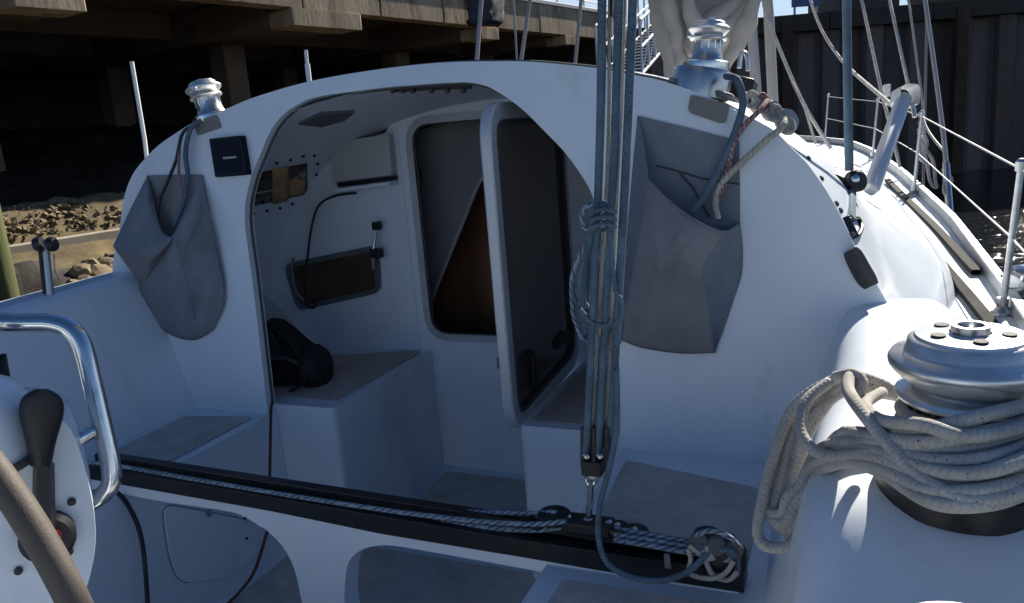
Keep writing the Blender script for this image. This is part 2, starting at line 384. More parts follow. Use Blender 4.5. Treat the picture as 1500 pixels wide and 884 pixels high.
# rocks that can be picked apart at the near end of the bank
def rock(p, r, sq):
    bm = bmesh.new(); bmesh.ops.create_icosphere(bm, subdivisions=2, radius=1)
    for v_ in bm.verts:
        k = 1+.35*noise.noise(v_.co*1.4+V(p)*3)+.15*noise.noise(v_.co*3+V(p))
        v_.co = V((v_.co.x*r*k, v_.co.y*r*k*.9, v_.co.z*r*k*sq))
    me = bpy.data.meshes.new('bank_rock'); bm.to_mesh(me); bm.free(); me.materials.append(ROCK)
    o = bpy.data.objects.new('bank_rock', me); COL.objects.link(o); o.location = p; o.rotation_euler = (random.random(), random.random(), random.random()*6)
    return o
rk = [(118, 398, .16), (132, 388, .13), (146, 400, .17), (154, 384, .12), (160, 408, .13), (126, 414, .14), (140, 420, .13), (108, 418, .12), (152, 424, .12), (165, 378, .12)]
for i, (x, y, r) in enumerate(rk):
    p = onp(x, y, V((WN.x*.53, WN.y*.53, .85)), wh(0, .9, .85))
    tag(rock(p-V((0, 0, .02)), r, .7), 'pale rough rock in the loose heap on the sunlit bank beside the port line bag', 'rock', 'rocks heaped on the bank')
stones = MB()
for i in range(1300):
    s_ = random.uniform(-6.5, -.5); off = random.uniform(-.55, 0); r = random.uniform(.025, .06)
    c = wh(s_, off, 1.36+min(.45, (.1-off)*.85)+.01)
    pts = [c+V((random.uniform(-1, 1), random.uniform(-1, 1), random.uniform(-.4, 1)))*r for _ in range(7)]
    bm = bmesh.new(); [bm.verts.new(p) for p in pts]; hull = bmesh.ops.convex_hull(bm, input=bm.verts)
    bm.verts.index_update(); used = [v_ for v_ in bm.verts]
    stones.add([v_.co.copy() for v_ in used], [tuple(v_.index for v_ in f.verts) for f in bm.faces]); bm.free()
o = stones.build('rubble', ROCK); o['kind'] = 'stuff'
# --- the wharf
wharf = thing('concrete_wharf', 'weathered concrete wharf on dark cap beams along the port side', 'wharf', wh(0, -4, 0))
s_ = S0
while s_ < S1-.2:
    e = min(S1, s_+1.93)
    b = MB(); jit = random.uniform(-.012, .012)
    b.slab([wh(s_+.012, jit, 4.6), wh(e-.012, jit, 4.6), wh(e-.012, jit, 5.28), wh(s_+.012, jit, 5.28)], WN*-.35)
    b.build('edge_panel', CONC, wharf, bevel=.015); s_ += 1.95
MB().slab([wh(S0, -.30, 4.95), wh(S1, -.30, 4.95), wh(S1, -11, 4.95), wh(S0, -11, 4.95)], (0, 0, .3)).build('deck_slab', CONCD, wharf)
MB().slab([wh(S0, .04, 5.285), wh(S1, .04, 5.285), wh(S1, -.45, 5.285), wh(S0, -.45, 5.285)], (0, 0, .10)).build('coping', COPING, wharf, bevel=.015)
caps = []
for (xa, xb, yb) in ((22, 127, 14), (430, 530, 41), (705, 731, 58), (828, 843, 66)):
    sa, za = ws(xa, yb); sb, zb = ws(xb, yb); caps.append((sa, sb, (za+zb)/2))
caps = [(caps[0][0]-3.8, caps[0][0]-2.9, caps[0][2])] + caps
for sa, sb, zb in caps:
    sb = max(sb, sa+.45)
    b = MB(); b.slab([wh(sa, .012, zb), wh(sb, .012, zb), wh(sb, .012, 4.597), wh(sa, .012, 4.597)], WN*-.6); b.build('beam_end', CONC, wharf, bevel=.02)
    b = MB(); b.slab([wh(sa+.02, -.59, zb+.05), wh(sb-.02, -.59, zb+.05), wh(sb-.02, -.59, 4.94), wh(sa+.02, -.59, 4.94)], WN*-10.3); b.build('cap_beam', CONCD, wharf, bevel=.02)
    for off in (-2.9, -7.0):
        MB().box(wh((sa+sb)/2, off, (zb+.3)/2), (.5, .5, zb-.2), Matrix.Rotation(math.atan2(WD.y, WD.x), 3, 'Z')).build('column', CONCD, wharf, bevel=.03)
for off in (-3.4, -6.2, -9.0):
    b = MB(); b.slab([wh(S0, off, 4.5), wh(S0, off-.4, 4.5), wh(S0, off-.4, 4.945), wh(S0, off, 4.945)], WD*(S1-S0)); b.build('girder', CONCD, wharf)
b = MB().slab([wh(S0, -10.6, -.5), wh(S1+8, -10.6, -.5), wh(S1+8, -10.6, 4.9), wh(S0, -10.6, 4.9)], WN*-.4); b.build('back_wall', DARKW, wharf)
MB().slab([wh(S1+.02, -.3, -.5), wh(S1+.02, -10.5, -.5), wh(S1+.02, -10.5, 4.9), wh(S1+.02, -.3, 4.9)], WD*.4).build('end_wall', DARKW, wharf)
# railing on the wharf
rail = thing('wharf_railing', 'thin steel railing standing on the wharf edge against the sky', 'railing', wh(3, -.25, 5.385))
s_ = S0
while s_ < S1:
    MB().tube([wh(s_, -.25, 5.38), wh(s_, -.25, 6.5)], .024, 8).build('post', GALV, rail); s_ += 1.5
for z in (5.62, 5.86, 6.10, 6.5): MB().tube([wh(S0, -.25, z), wh(S1, -.25, z)], .018 if z < 6.4 else .026, 8).build('rail', GALV, rail)
# tarpaulin bundle hanging over the edge
b = MB(); rws = []
for i in range(15):
    row = []
    for j in range(13):
        p0 = onw(681+52*j/12, -18+57*i/14-(6 if j in (0, 12) else 0), .06)
        off = .10+.14*math.sin(math.pi*j/12)*(1-.3*i/14)+.05*noise.noise(V((j*.9, i*.35, 3)))
        row.append(p0+WN*off*(0.25 if i == 14 else 1))
    rws.append(row)
tag(b.loft(rws).build('tarpaulin', TARP, solid=.02, smooth=180), 'dark blue tarpaulin bundle hanging over the wharf edge', 'tarpaulin')
# mossy pile at the left edge of the view
tag(MB().tube([onp(-58, 160, WN, wh(0, .9, 0)).xy.to_3d()+V((0, 0, -.4)), onp(-58, 160, WN, wh(0, .9, 0)).xy.to_3d()+V((0, 0, 2.55))], .17, 14).build('mooring_pile', MOSS), 'green mossy timber pile standing by the bank at the wharf', 'pile')

# --- quay wall ahead
QA, QB = V((-5.0, 23.6, 0)), V((16, 31.5, 0)); QD = (QB-QA).normalized(); QN = V((QD.y, -QD.x, 0)); QL = (QB-QA).length
def qp(s_, off, z): p = QA+QD*s_+QN*off; return V((p.x, p.y, z))
quay = thing('quay_wall', 'tall dark sheet pile quay wall with concrete capping ahead of the bow', 'wall', qp(8, 0, 0))
s_ = 0; k = 0
while s_ < QL:
    w_ = .62; d = .0 if k % 2 else -.28
    b = MB(); prof = [(s_, -.14), (s_+.08, d), (s_+w_-.08, d), (s_+w_, -.14), (s_+w_, -.17), (s_+w_-.09, d-.03), (s_+.09, d-.03), (s_, -.17)]
    b.slab([qp(a, c, -.8) for a, c in prof], (0, 0, 5.2)); b.build('sheet_pile', PILE, quay); s_ += w_+.004; k += 1
s_ = 0
while s_ < QL:
    e = min(QL, s_+2.9)
    MB().slab([qp(s_+.01, .22, 4.38), qp(e-.01, .22, 4.38), qp(e-.01, .22, 4.85), qp(s_+.01, .22, 4.85)], QN*-1.2).build('capping_block', DARKW, quay, bevel=.02); s_ += 2.9
for s_ in (4.6, 9.5, 14.6): MB().box(qp(s_, .16, 2.1), (.34, .3, 5.2), Matrix.Rotation(math.atan2(QD.y, QD.x), 3, 'Z')).build('fender_post', mat('fender_timber', (.07, .04, .025), .9, var=.4, vscale=3), quay, bevel=.03)
struct(MB().slab([qp(-20, -.9, 4.4), qp(40, -.9, 4.4), qp(40, -60, 4.4), qp(-20, -60, 4.4)], (0, 0, .42)).build('quay_ground', DARKW))
# buildings on the quay
def qbox(name, x0, x1, yt, yb, off, depth, mt, parent, top=None):
    n_ = QN; q = qp(0, off, 0); a, b_ = onp(x0, yb, n_, q), onp(x1, yb, n_, q); sa, sb = (a-QA).dot(QD), (b_-QA).dot(QD)
    zt = top if top else onp((x0+x1)/2, yt, n_, q).z; z0 = min(a.z, b_.z)
    return MB().slab([qp(sa, off, z0), qp(sb, off, z0), qp(sb, off, zt), qp(sa, off, zt)], QN*-depth).build(name, mt, parent)
shed = thing('quay_shed', 'dark shed block rising from the quay wall behind the blue grey line', 'building', qp(8, -3, 4.82))
qbox('wall', 1230, 1317, 0, 26, -1.6, 3, PILE, shed, 7.6); tr = MB(); tr.bar(qp(6.2, -1.5, 7.62), qp(9.3, -1.5, 7.62), .3, .12); tr.build('roof', ALU, shed)
sh2 = thing('quay_warehouse', 'wide dark warehouse on the quay at upper right', 'building', qp(15, -3, 4.82))
qbox('wall', 1438, 1760, 0, 26, -1.6, 5, PILE, sh2, 8.0); tr = MB(); tr.bar(qp(10.8, -1.5, 8.02), qp(20, -1.5, 8.02), .3, .12); tr.build('roof', ALU, sh2)
sg_ = thing('blue_sign', 'plain blue sign panel on posts standing on the quay wall', 'sign', qp(4.5, -.3, 4.82))
pq = qp(0, -.3, 0); pts = [onp(x, y, QN, pq) for x, y in ((1160, 11), (1203, 8), (1203, -22), (1160, -18))]
MB().slab(pts, QN*-.05).build('panel', BLUEP, sg_)
for p in (pts[0].lerp(pts[1], .12), pts[0].lerp(pts[1], .88)): MB().tube([V((p.x, p.y, 4.82))-QN*.08, V((p.x, p.y, pts[2].z))-QN*.08], .035, 8).build('post', GALV, sg_)
# gangway
G0, G1 = dp(908, 112, 15.5), dp(1000, 12, 20.5)
gang = thing('boarding_gangway', 'steep aluminium gangway with lattice sides leading up to the quay', 'gangway', G0)
gs = V((G1-G0).cross(V((0, 0, 1))).normalized()*.45)
nseg = 11
for sd_ in (-1, 1):
    a, b_ = G0+gs*sd_, G1+gs*sd_; up = V((0, 0, 1.0))
    for h in (0, .5, 1.0): MB().tube([a+up*h, b_+up*h], .03, 8).build('rail', ALUW, gang)
    for k in range(nseg+1):
        p = a.lerp(b_, k/nseg); MB().tube([p, p+up], .022, 6).build('post', ALUW, gang)
        if k < nseg: q = a.lerp(b_, (k+1)/nseg); MB().tube([p, q+up*.5], .014, 6).build('brace', ALUW, gang)
for k in range(nseg*2):
    p = G0.lerp(G1, (k+.5)/(nseg*2)); MB().bar(p-gs, p+gs, .12, .03).build('tread', ALU, gang)

# ================================================================= THE YACHT
yacht = thing('sailing_yacht', 'white sailing yacht with arched hard doghouse seen from its cockpit', 'yacht', (0, 3, 0))
Y = yacht
def zd(y): return 1.45+.05*y if y > 3 else 1.6-.012*(3-y)
HB = [(-1.8, 1.35), (-.5, 1.58), (1, 1.69), (2, 1.72), (3.1, 1.73), (4.6, 1.69), (6.5, 1.54), (8.0, 1.36), (8.9, 1.18), (9.5, .86), (9.95, .52), (10.4, .03)]
def hb(y):
    for (a, p), (b, q) in zip(HB, HB[1:]):
        if y <= b: return p+(q-p)*(y-a)/(b-a)
    return .03
ys = [-1.8+12.2*i/60 for i in range(61)]
rows = []
for y in ys:
    b_ = hb(y); z = zd(y); pr = [(b_, z), (b_*1.0, z-.25), (b_*.97, z-.7), (b_*.86, .2), (b_*.6, -.35)]
    rows.append([(x, y, zz) for x, zz in pr]+[(-x, y, zz) for x, zz in reversed(pr)])
MB().loft(rows).build('hull', GEL, Y, smooth=60)
MB().slab([(x, -1.8, z) for x, y_, z in [(p[0], 0, p[2]) for p in rows[0]]], (0, -.02, 0)).build('transom', GEL, Y)
# coachroof + doghouse shell sections
HS = [(2.125, 1.335, 1.03, 2.38, 1.50, 0), (2.4, 1.33, 1.02, 2.35, 1.53, .07), (2.75, 1.33, .965, 2.3, 1.575, .15), (3.2, 1.32, .88, 2.2, 1.6, .23), (3.45, 1.31, .82, 2.15, 1.615, .255), (3.8, 1.29, .67, 2.1, 1.63, .27), (4.3, 1.25, .50, 2.0, 1.66, .27), (5.2, 1.20, .44, 2.0, 1.71, .25), (6.3, 1.12, .38, 2.0, 1.765, .22), (7.3, .96, .28, 2.0, 1.815, .19), (8.0, .80, .12, 2.0, 1.85, .14), (8.15, .76, .01, 2.0, 1.857, .12)]
def sect(b_, h, n_, z0, N=56, sk=0):
    out = []
    for i in range(N+1):
        a = math.pi*i/N; c, s_ = math.cos(a), math.sin(a)
        zz = s_**(2/n_)*h; q = max(0, 1-zz/.42); out.append((math.copysign(abs(c)**(2/n_)*b_+sk*q*q*(3-2*q), c), zz+z0))
    return out
HSX = HS
# side decks and foredeck
for sg in (1, -1):
    rws = []
    for y in [2.0+.25*i for i in range(27)]:
        bi = 0
        for (a, b_) in zip(HS, HS[1:]):
            if a[0] <= y <= b_[0]: bi = a[1]+a[5]+(b_[1]+b_[5]-a[1]-a[5])*(y-a[0])/(b_[0]-a[0])
        if y < 2.12: bi = 1.34
        if y > 8.15: bi = .0
        rws.append([(sg*x, y, zd(y)-.002) for x in (hb(y), (hb(y)+max(0, bi-.06))/2, max(0, bi-.06))])
    MB().loft(rws).build('side_deck', GEL, Y)
MB().loft([[(-hb(y), y, zd(y)-.006), (0, y, zd(y)+.02), (hb(y), y, zd(y)-.006)] for y in [7.9+.25*i for i in range(11)]]).build('foredeck', GEL, Y)
for sg in (1, -1):
    MB().loft([[(sg*hb(y), y, zd(y)-.004), (sg*1.40, y, zd(y)-.004)] for y in [-1.8+.3*i for i in range(14)]]).build('side_deck', GEL, Y)
# toe rail
for sg in (1, -1):
    r = MB(); rws = []
    for y in [-1.5+.3*i for i in range(40)]:
        x = hb(y)-.02; z = zd(y); rws.append([(sg*(x-.018), y, z-.004), (sg*(x-.018), y, z+.055), (sg*(x+.018), y, z+.055), (sg*(x+.018), y, z-.004)])
    r.loft(rws, True); r.build('toe_rail', ALU, Y, bevel=.004)
# ---- bulkhead with the arched opening
OUT = [(163, 420), (166, 383), (174, 342), (180, 299), (187, 272), (198, 250), (214, 231), (231, 214), (255, 197), (285, 179), (331, 160), (361, 147), (400, 134), (455, 119), (520, 107), (601, 96), (665, 91), (730, 90), (781, 91), (874, 100), (933, 111), (971, 119), (1030, 139), (1072, 159), (1127, 187), (1154, 212), (1179, 236), (1190, 250), (1214, 285), (1236, 326), (1252, 361), (1274, 396), (1287, 421), (1303, 449)]
INN = [(908, 620), (907, 540), (903, 465), (893, 400), (882, 345), (874, 308), (863, 276), (844, 246), (825, 221), (795, 190), (771, 166), (749, 148), (722, 131), (707, 125), (683, 121), (648, 122), (607, 125), (574, 127.5), (520, 134), (471, 141), (447, 148), (420, 164), (398, 189), (379, 232), (365, 270), (358, 320), (368, 400), (380, 500), (391, 596)]
po = spline([ob(*p) for p in OUT], 3); pi_ = spline([ob(*p) for p in INN], 3)
def bz(x, z): return V((x, 2.1+.08*(z-2.0), z))
poly = [bz(-1.30, 1.40)] + po + [bz(1.31, 1.70), bz(1.31, 1.40), bz(pi_[0].x, 1.40)] + pi_ + [bz(pi_[-1].x, 1.40)]
# ends of the bulkhead go down behind the coamings
MB().slab(poly, BN*.045).build('doghouse_bulkhead', GEL, Y, bevel=.010, seg=3)
_e = resample([bz(1.33, 1.50)]+[V((p.x*.998, p.y, p.z-.002)) for p in reversed(po)]+[bz(-1.33, 1.50)], 57)
rows = [[p+BN*.02 for p in _e]]+[resample([(x, y, z) for x, z in sect(b_, h, n_, z0, 120, sk)], 57) for y, b_, h, n_, z0, sk in HS[1:]]
_d = [spline([r_[k] for r_ in rows], 4) for k in range(57)]
MB().loft([list(t) for t in zip(*_d)]).build('coachroof', GEL, Y, smooth=70)
# thin dark gasket and trim along the roof edge, bright where the roof turns up to the sun
top_e = [p+BN*.05+V((0, 0, .004)) for p in po[10:67]]
MB().tube(top_e, .007, 6).build('roof_edge_trim', mat('roof_trim', (.10, .105, .11), .6), Y)
# inside lining of the opening edge
MB().tube([p+BN*.03 for p in pi_], .006, 6).build('opening_trim', RUBBER, Y)
# ---- interior of the doghouse
FW = 2.82
rws = [[(x, y, z) for x, z in sect(b_, h, n_, z0, 40)] for y, b_, h, n_, z0 in ((2.15, 1.275, 1.02, 2.4, 1.48), (2.5, 1.265, 1.005, 2.36, 1.48), (2.86, 1.245, .975, 2.3, 1.48))]
HEADL = MB().loft(rws).build('headliner', GELIN, Y, smooth=70)
# companionway opening outline on the forward wall
cw = [oy(596, 176, FW), oy(628, 492, FW)]
CX0, CX1, CZ0, CZ1 = -.445, .17, oy(640, 492, FW).z, oy(640, 176, FW).z
hole = round_poly([(CX0, FW, CZ0), (CX1, FW, CZ0), (CX1, FW, CZ1), (CX0, FW, CZ1)], .095, 7)
wall_o = [V((-.58, FW, .90)), V((1.22, FW, .90))] + [V((x, FW, z)) for x, z in sect(1.247, .980, 2.30, 1.48, 40) if x > -.56 and x < 1.22] + [V((-.58, FW, 2.34))]
def holed(mb, outer, inner, d):
    d = V(d); o = len(mb.v); allp = list(outer)+list(inner); n = len(allp); no = len(outer)
    mb.v += [V(p) for p in allp]+[V(p)+d for p in allp]
    for t in tessellate_polygon([[V(p) for p in outer], [V(p) for p in inner]]):
        mb.f.append((o+t[0], o+t[1], o+t[2])); mb.f.append((o+n+t[2], o+n+t[1], o+n+t[0]))
    for (a, c) in ((0, no), (no, n)):
        for i in range(a, c):
            j = i+1 if i+1 < c else a; mb.f.append((o+i, o+j, o+n+j, o+n+i))
    return mb
holed(MB(), wall_o, hole, (0, .03, 0)).build('companionway_wall', GELIN, Y, bevel=.004)
def ring(center_pts, w_, d, out_n):
    """flat frame band that follows a closed loop of points"""
    b = MB(); n = len(center_pts); c = sum(center_pts, V())/n
    rws = []
    for i, p in enumerate(center_pts):
        t = (center_pts[(i+1) % n]-center_pts[i-1]).normalized(); s_ = t.cross(V(out_n)).normalized()
        if s_.dot(p-c) < 0: s_ = -s_
        rws.append([p-s_*w_*.35, p-s_*w_*.35+V(out_n)*d, p+s_*w_*.65+V(out_n)*d, p+s_*w_*.65])
    rws.append(rws[0]); return b.loft(rws, True)
fr = ring(hole, .030, .010, (0, -1, 0)).build('companionway_frame', mat('matt_alloy', (.50, .51, .53), .5, .3, var=.15, vscale=12), Y, smooth=40)
for p in resample(hole, 23): MB().lathe([(.004, 0), (.004, .003)], p+V((0, -.010, 0))+(p-V(((CX0+CX1)/2, FW, (CZ0+CZ1)/2))).normalized()*.008, (0, -1, 0), 8).build('screw', STEEL, fr)
MB().tube([p+V((0, -.004, 0)) for p in [q.lerp(V(((CX0+CX1)/2, FW, (CZ0+CZ1)/2)), .025) for q in hole]], .006, 6, True).build('gasket', RUBBER, fr)
for (zz) in (CZ1-.22, CZ0+.12): MB().box((CX0+.028, FW-.012, zz), (.016, .02, .075)).build('hinge', BLKPL, fr, bevel=.003)
# below decks seen through the companionway
MB().slab([oy(598, 160, 2.98), oy(760, 160, 2.98), oy(742, 205, 2.98), oy(700, 272, 2.98), oy(626, 455, 2.98), oy(600, 470, 2.98)], (0, .02, 0)).build('cabin_lining', LINING, Y)
MB().tube([oy(742, 205, 2.972), oy(700, 272, 2.972), oy(626, 455, 2.972)], .008, 6).build('lining_edge', mat('lining_trim', (.36, .35, .36), .7), Y)
b = MB()
x = -.84
while x < .8:
    MB().box((x+.06, 3.32, 1.42), (.118, .02, 1.64)).build('joinery_plank', WOOD, Y, bevel=.003); x += .12
MB().span((-.86, 2.86, .6), (.86, 3.34, .62)).build('cabin_sole', WOOD, Y)
MB().span((-.88, 2.86, .6), (-.86, 3.34, 2.2)).build('cabin_side', WOOD, Y); MB().span((.86, 2.86, .6), (.88, 3.34, 2.2)).build('cabin_side', WOOD, Y)
MB().loft([[(-.88, y, 2.19), (-.6, y, 2.32), (-.3, y, 2.395), (0, y, 2.415), (.3, y, 2.395), (.6, y, 2.32), (.88, y, 2.19)] for y in (2.86, 3.34)]).build('cabin_ceiling', LINING, Y)
# angled wall to port of the companionway
A0, A1 = V((-.50, 2.815, 0)), V((-1.32, 2.80, 0)); AD = (A1-A0).normalized(); AN = V((-AD.y, AD.x, 0)); AN = AN if AN.y < 0 else -AN
MB().slab([V((A0.x, A0.y, .9)), V((A1.x, A1.y, .9)), V((A1.x, A1.y, 1.9)), V((-1.05, A0.y+(A1.y-A0.y)*.67, 2.2)), V((-.85, A0.y+(A1.y-A0.y)*.43, 2.31)), V((A0.x, A0.y, 2.38))], -AN*.02).build('forward_wall', GELIN, Y)
def oa(x, y, off=0.0): return onp(x, y, AN, A0+AN*off)
# small opening port
pc = [(425, 387), (545, 363), (556, 372), (556, 415), (545, 428), (440, 447), (430, 440)]
pl_ = round_poly([oa(423, 390), oa(552, 364), oa(556, 424), oa(441, 450)], .035, 6)
pf = ring(pl_, .022, .018, AN).build('opening_port', mat('port_frame', (.22, .24, .27), .4, .6, var=.2, vscale=20), Y, smooth=40)
MB().slab([p+AN*.006 for p in pl_], AN*.003).build('pane', mat('port_pane', (.11, .06, .04), .12, spec=.6, var=.5, vscale=5), pf)
MB().tube(spline([oa(430, 378, .03), oa(428, 392, .035), oa(434, 425, .035), oa(445, 440, .03)], 5), .006, 8).build('rim_bar', CHROME, pf)
# lamp arm above the port
arm = MB().tube([oa(553, 332, .03), oa(549, 352, .05), oa(546, 372, .06), oa(547, 395, .05)], .006, 8).build('lamp_arm', STEEL, Y)
MB().box(oa(552, 331, .04), (.035, .03, .034)).build('clamp', BLKPL, arm, bevel=.004); MB().box(oa(552, 371, .05), (.05, .035, .042)).build('clamp', BLKPL, arm, bevel=.006)
rope('lamp_cable', [oa(522, 283, .03), oa(492, 287, .04), oa(468, 300, .04), oa(457, 330, .04), oa(450, 380, .04), oa(446, 410, .045), oa(446, 432, .04), oa(456, 438, .03), oa(463, 447, .03), oa(456, 452, .03), oa(446, 444, .03)], .005, HOSE, 'thin dark cable looping from wall shelf down to the small port', 'cable', m_=6)
# shelf box
sb = [oa(490, 208), oa(578, 196), oa(583, 256), oa(497, 266)]
bx = MB().slab([p+AN*.004 for p in sb], AN*.045).build('wall_locker', mat('locker_white', (.5, .5, .49), .5), Y, bevel=.006)
MB().slab([oa(497, 268, .006), oa(583, 257, .006), oa(583, 263, .006), oa(499, 274, .006)], AN*.02).build('shelf_gap', BLKPL, bx)
MB().slab([oa(498, 275, .006), oa(583, 264, .006), oa(583, 270, .006), oa(499, 281, .006)], AN*.07).build('shelf_lip', GELIN, bx, bevel=.004)
# port side window with its bolts (opaque, sunlit bank painted on in tan)
from mathutils.bvhtree import BVHTree
bpy.context.view_layer.update()
_ht = BVHTree.FromObject(HEADL, bpy.context.evaluated_depsgraph_get()); _hi = HEADL.matrix_world.inverted()
def osd(x, y, off=0.0):
    d_ = ray(x, y); h = _ht.ray_cast(_hi @ EYE, (_hi.to_3x3() @ d_).normalized())
    if h[3] is None: return osd(x+3, y, off) if x < 480 else dp(x, y, 2.7)
    return EYE + d_*((h[3]-off)/d_.length)
def patch(x0, x1, t0, t1, b0, b1, off, n=8, k=4):
    return MB().loft([[osd(x0+(x1-x0)*i/n, (t0+(t1-t0)*i/n)*(1-j/k)+(b0+(b1-b0)*i/n)*j/k, off) for i in range(n+1)] for j in range(k+1)])
sw = patch(352, 450, 259, 240, 306, 284, .006).build('side_window', mat('window_bronze', (.045, .026, .014), .10, spec=.7, var=.5, vscale=7), Y, solid=.006, smooth=80)
patch(399, 422, 249, 244.5, 299, 294.5, .012, 2).build('mullion', mat('bronze_strip', (.55, .34, .15), .6, var=.3, vscale=30), sw, solid=.004)
patch(423, 447, 262, 252, 290, 283, .0115, 4).build('rubble_view', mat('tan_view', (.62, .37, .16), .6, var=.6, vscale=60), sw, solid=.002)
MB().tube([osd(x, 286-(x-362)*.2, .014) for x in range(360, 424, 8)], .004, 6).build('glazing_bar', mat('tan_strip', (.5, .38, .24), .5), sw)
for (x, y) in ((385, 242), (405, 239), (425, 234), (444, 229), (460, 228), (465, 240), (463, 256), (447, 292), (428, 299), (410, 305), (391, 309), (371, 313)):
    MB().lathe([(.007, 0), (.007, .004), (.004, .007), (0, .007)], osd(x, y, .004), (.8, -.3, -.4), 8).build('bolt', BLACK, sw)
# dark cloth patch on the ceiling, hatch frame with bolts
MB().slab([onp(x, y, (0, .05, 1), (0, 2.45, 2.36)) for x, y in ((437, 183), (470, 168), (520, 165), (505, 178), (470, 187))], (0, 0, .006)).build('ceiling_vent', mat('vent_mesh', (.05, .045, .05), .8, bump=.4, bscale=300), Y)
hf = MB().tube([ob(575, 131, -.10), ob(607, 129, -.10), ob(650, 127, -.10), ob(690, 126, -.10)], .010, 8).build('hatch_frame', RUBBER, Y)
for x in (577, 592, 606, 633, 656, 680): MB().lathe([(.008, 0), (.008, .01), (0, .012)], ob(x, 133, -.09), (0, -1, -.2), 8).build('bolt', BLACK, hf)
# ---- smoked companionway door standing open, hinged to starboard
DXa, DXb = V((.225, 2.15, 0)), V((.18, 2.80, 0)); DN = (DXb-DXa).cross(V((0, 0, 1))).normalized()
def od(x, y, off=0.0): return onp(x, y, DN, DXa+DN*off)
door = bpy.data.objects.new('companionway_door', None); COL.objects.link(door); door.parent = Y; door.matrix_parent_inverse = PINV[Y.name]; door['label'] = 'open smoked companionway door in white rounded frame'
zt, zb = od(726, 168).z, od(752, 612).z; ya, yb = od(716, 300).y, 2.79
def dpt(y, z): t = (y-DXa.y)/(DXb.y-DXa.y); q = DXa.lerp(DXb, t); return V((q.x, y, z))
dl = round_poly([dpt(ya, zb), dpt(yb, zb), dpt(yb, zt), dpt(ya, zt)], .085, 7)
b = ring(dl, .052, .036, DN)
b.build('frame', mat('door_alloy', (.56, .57, .59), .36, .25, var=.06, vscale=12), door, smooth=50, bevel=.006)
MB().slab([p.lerp(sum(dl, V())/len(dl), .01)+DN*.016 for p in dl], DN*.006).build('panel', SMOKE, door)
MB().tube([p.lerp(sum(dl, V())/len(dl), .05)+DN*.03 for p in dl], .009, 6, True).build('gasket', RUBBER, door)
lt = MB().box(dpt(ya+.16, zb+.17)+DN*.03, (.02, .09, .028)).build('latch', BLKPL, door, bevel=.004)
MB().box(dpt(ya+.165, zb+.12)+DN*.04, (.02, .028, .12)).build('latch_lever', BLKPL, door, bevel=.005)
MB().box(dpt(yb-.17, zb+.115)+DN*.03, (.02, .13, .04)).build('hinge_block', BLKPL, door, bevel=.006)
MB().box(oy(733, 532, FW-.006), (.028, .012, .05)).build('catch_plate', mat('catch_grey', (.2, .21, .22), .5), Y, bevel=.003)
# ---- seats and soles
def seat(name, pts, z0, z1, pads, padmat, r=.03):
    top = round_poly([V((x, y, z1)) for x, y in pts], r, 4)
    o = MB().slab([V((p.x, p.y, z0)) for p in top], (0, 0, z1-z0)).build(name, GEL, Y, bevel=.016, seg=3)
    for pd in pads: MB().slab(round_poly([V((x, y, z1+.0015)) for x, y in pd], .025, 4), (0, 0, .003)).build('nonskid_pad', padmat, o)
    return o
seat('saloon_seat', [(-.445, 2.10), (-.445, 2.83), (-1.25, 2.83), (-1.25, 2.10)], .90, 1.448, [[(-.475, 2.17), (-.475, 2.78), (-.55, 2.78), (-1.14, 2.55), (-1.14, 2.17)]], NONSKIDB)
seat('saloon_seat', [(.255, 2.09), (1.2, 2.09), (1.2, 2.83), (.255, 2.83)], .90, 1.448, [[(.285, 2.13), (1.1, 2.13), (1.1, 2.78), (.285, 2.78)]], NONSKIDB)
seat('cockpit_seat', [(-.685, -1.5), (-.685, 2.112), (-1.25, 2.112), (-1.25, -1.5)], .90, 1.425, [[(-.725, 1.52), (-.725, 2.02), (-1.0, 1.965), (-.985, 1.52)], [(-.725, -.4), (-.725, 1.36), (-.985, 1.36), (-.985, -.4)]], NONSKID)
seat('cockpit_seat', [(.60, -1.5), (1.25, -1.5), (1.25, 2.106), (.60, 2.106)], .90, 1.42, [[(.655, 1.53), (1.01, 1.53), (1.0, 1.88), (.63, 1.97)], [(.655, .3), (1.0, .3), (1.0, 1.37), (.655, 1.37)]], NONSKID)
sole = MB().span((-.72, -1.5, .86), (.66, 2.84, .915)).build('cockpit_sole', GEL, Y)
for pd in ([(-.40, 2.2), (.22, 2.2), (.22, 2.76), (-.40, 2.76)], [(-.64, 1.5), (.55, 1.5), (.55, 2.12), (-.64, 2.12)], [(-.64, -.6), (.55, -.6), (.55, 1.36), (-.64, 1.36)]):
    MB().slab(round_poly([V((x, y, .9165)) for x, y in pd], .04, 4), (0, 0, .003)).build('nonskid_pad', NONSKID, sole)
# locker lid in the port seat front
lk = round_poly([ox(236, 738, -.683), ox(362, 762, -.683), ox(388, 800, -.683), ox(330, 846, -.683), ox(262, 855, -.683), ox(246, 815, -.683)], .05, 5)
ld = MB().slab(lk, (.010, 0, 0)).build('locker_lid', GEL, Y, bevel=.006, seg=3)
MB().tube(lk, .004, 6, True).build('seam', mat('seam_grey', (.3, .3, .3), .8), ld)
lq = ox(306, 752, -.665); MB().lathe([(.012, 0), (.012, .004), (.006, .007), (0, .007)], lq, (1, 0, 0), 12).build('catch', STEEL, ld)
for (x, y) in ((358, 760), (361, 789)): MB().lathe([(.005, 0), (.005, .004)], ox(x, y, -.668), (1, 0, 0), 8).build('screw', BLACK, ld)
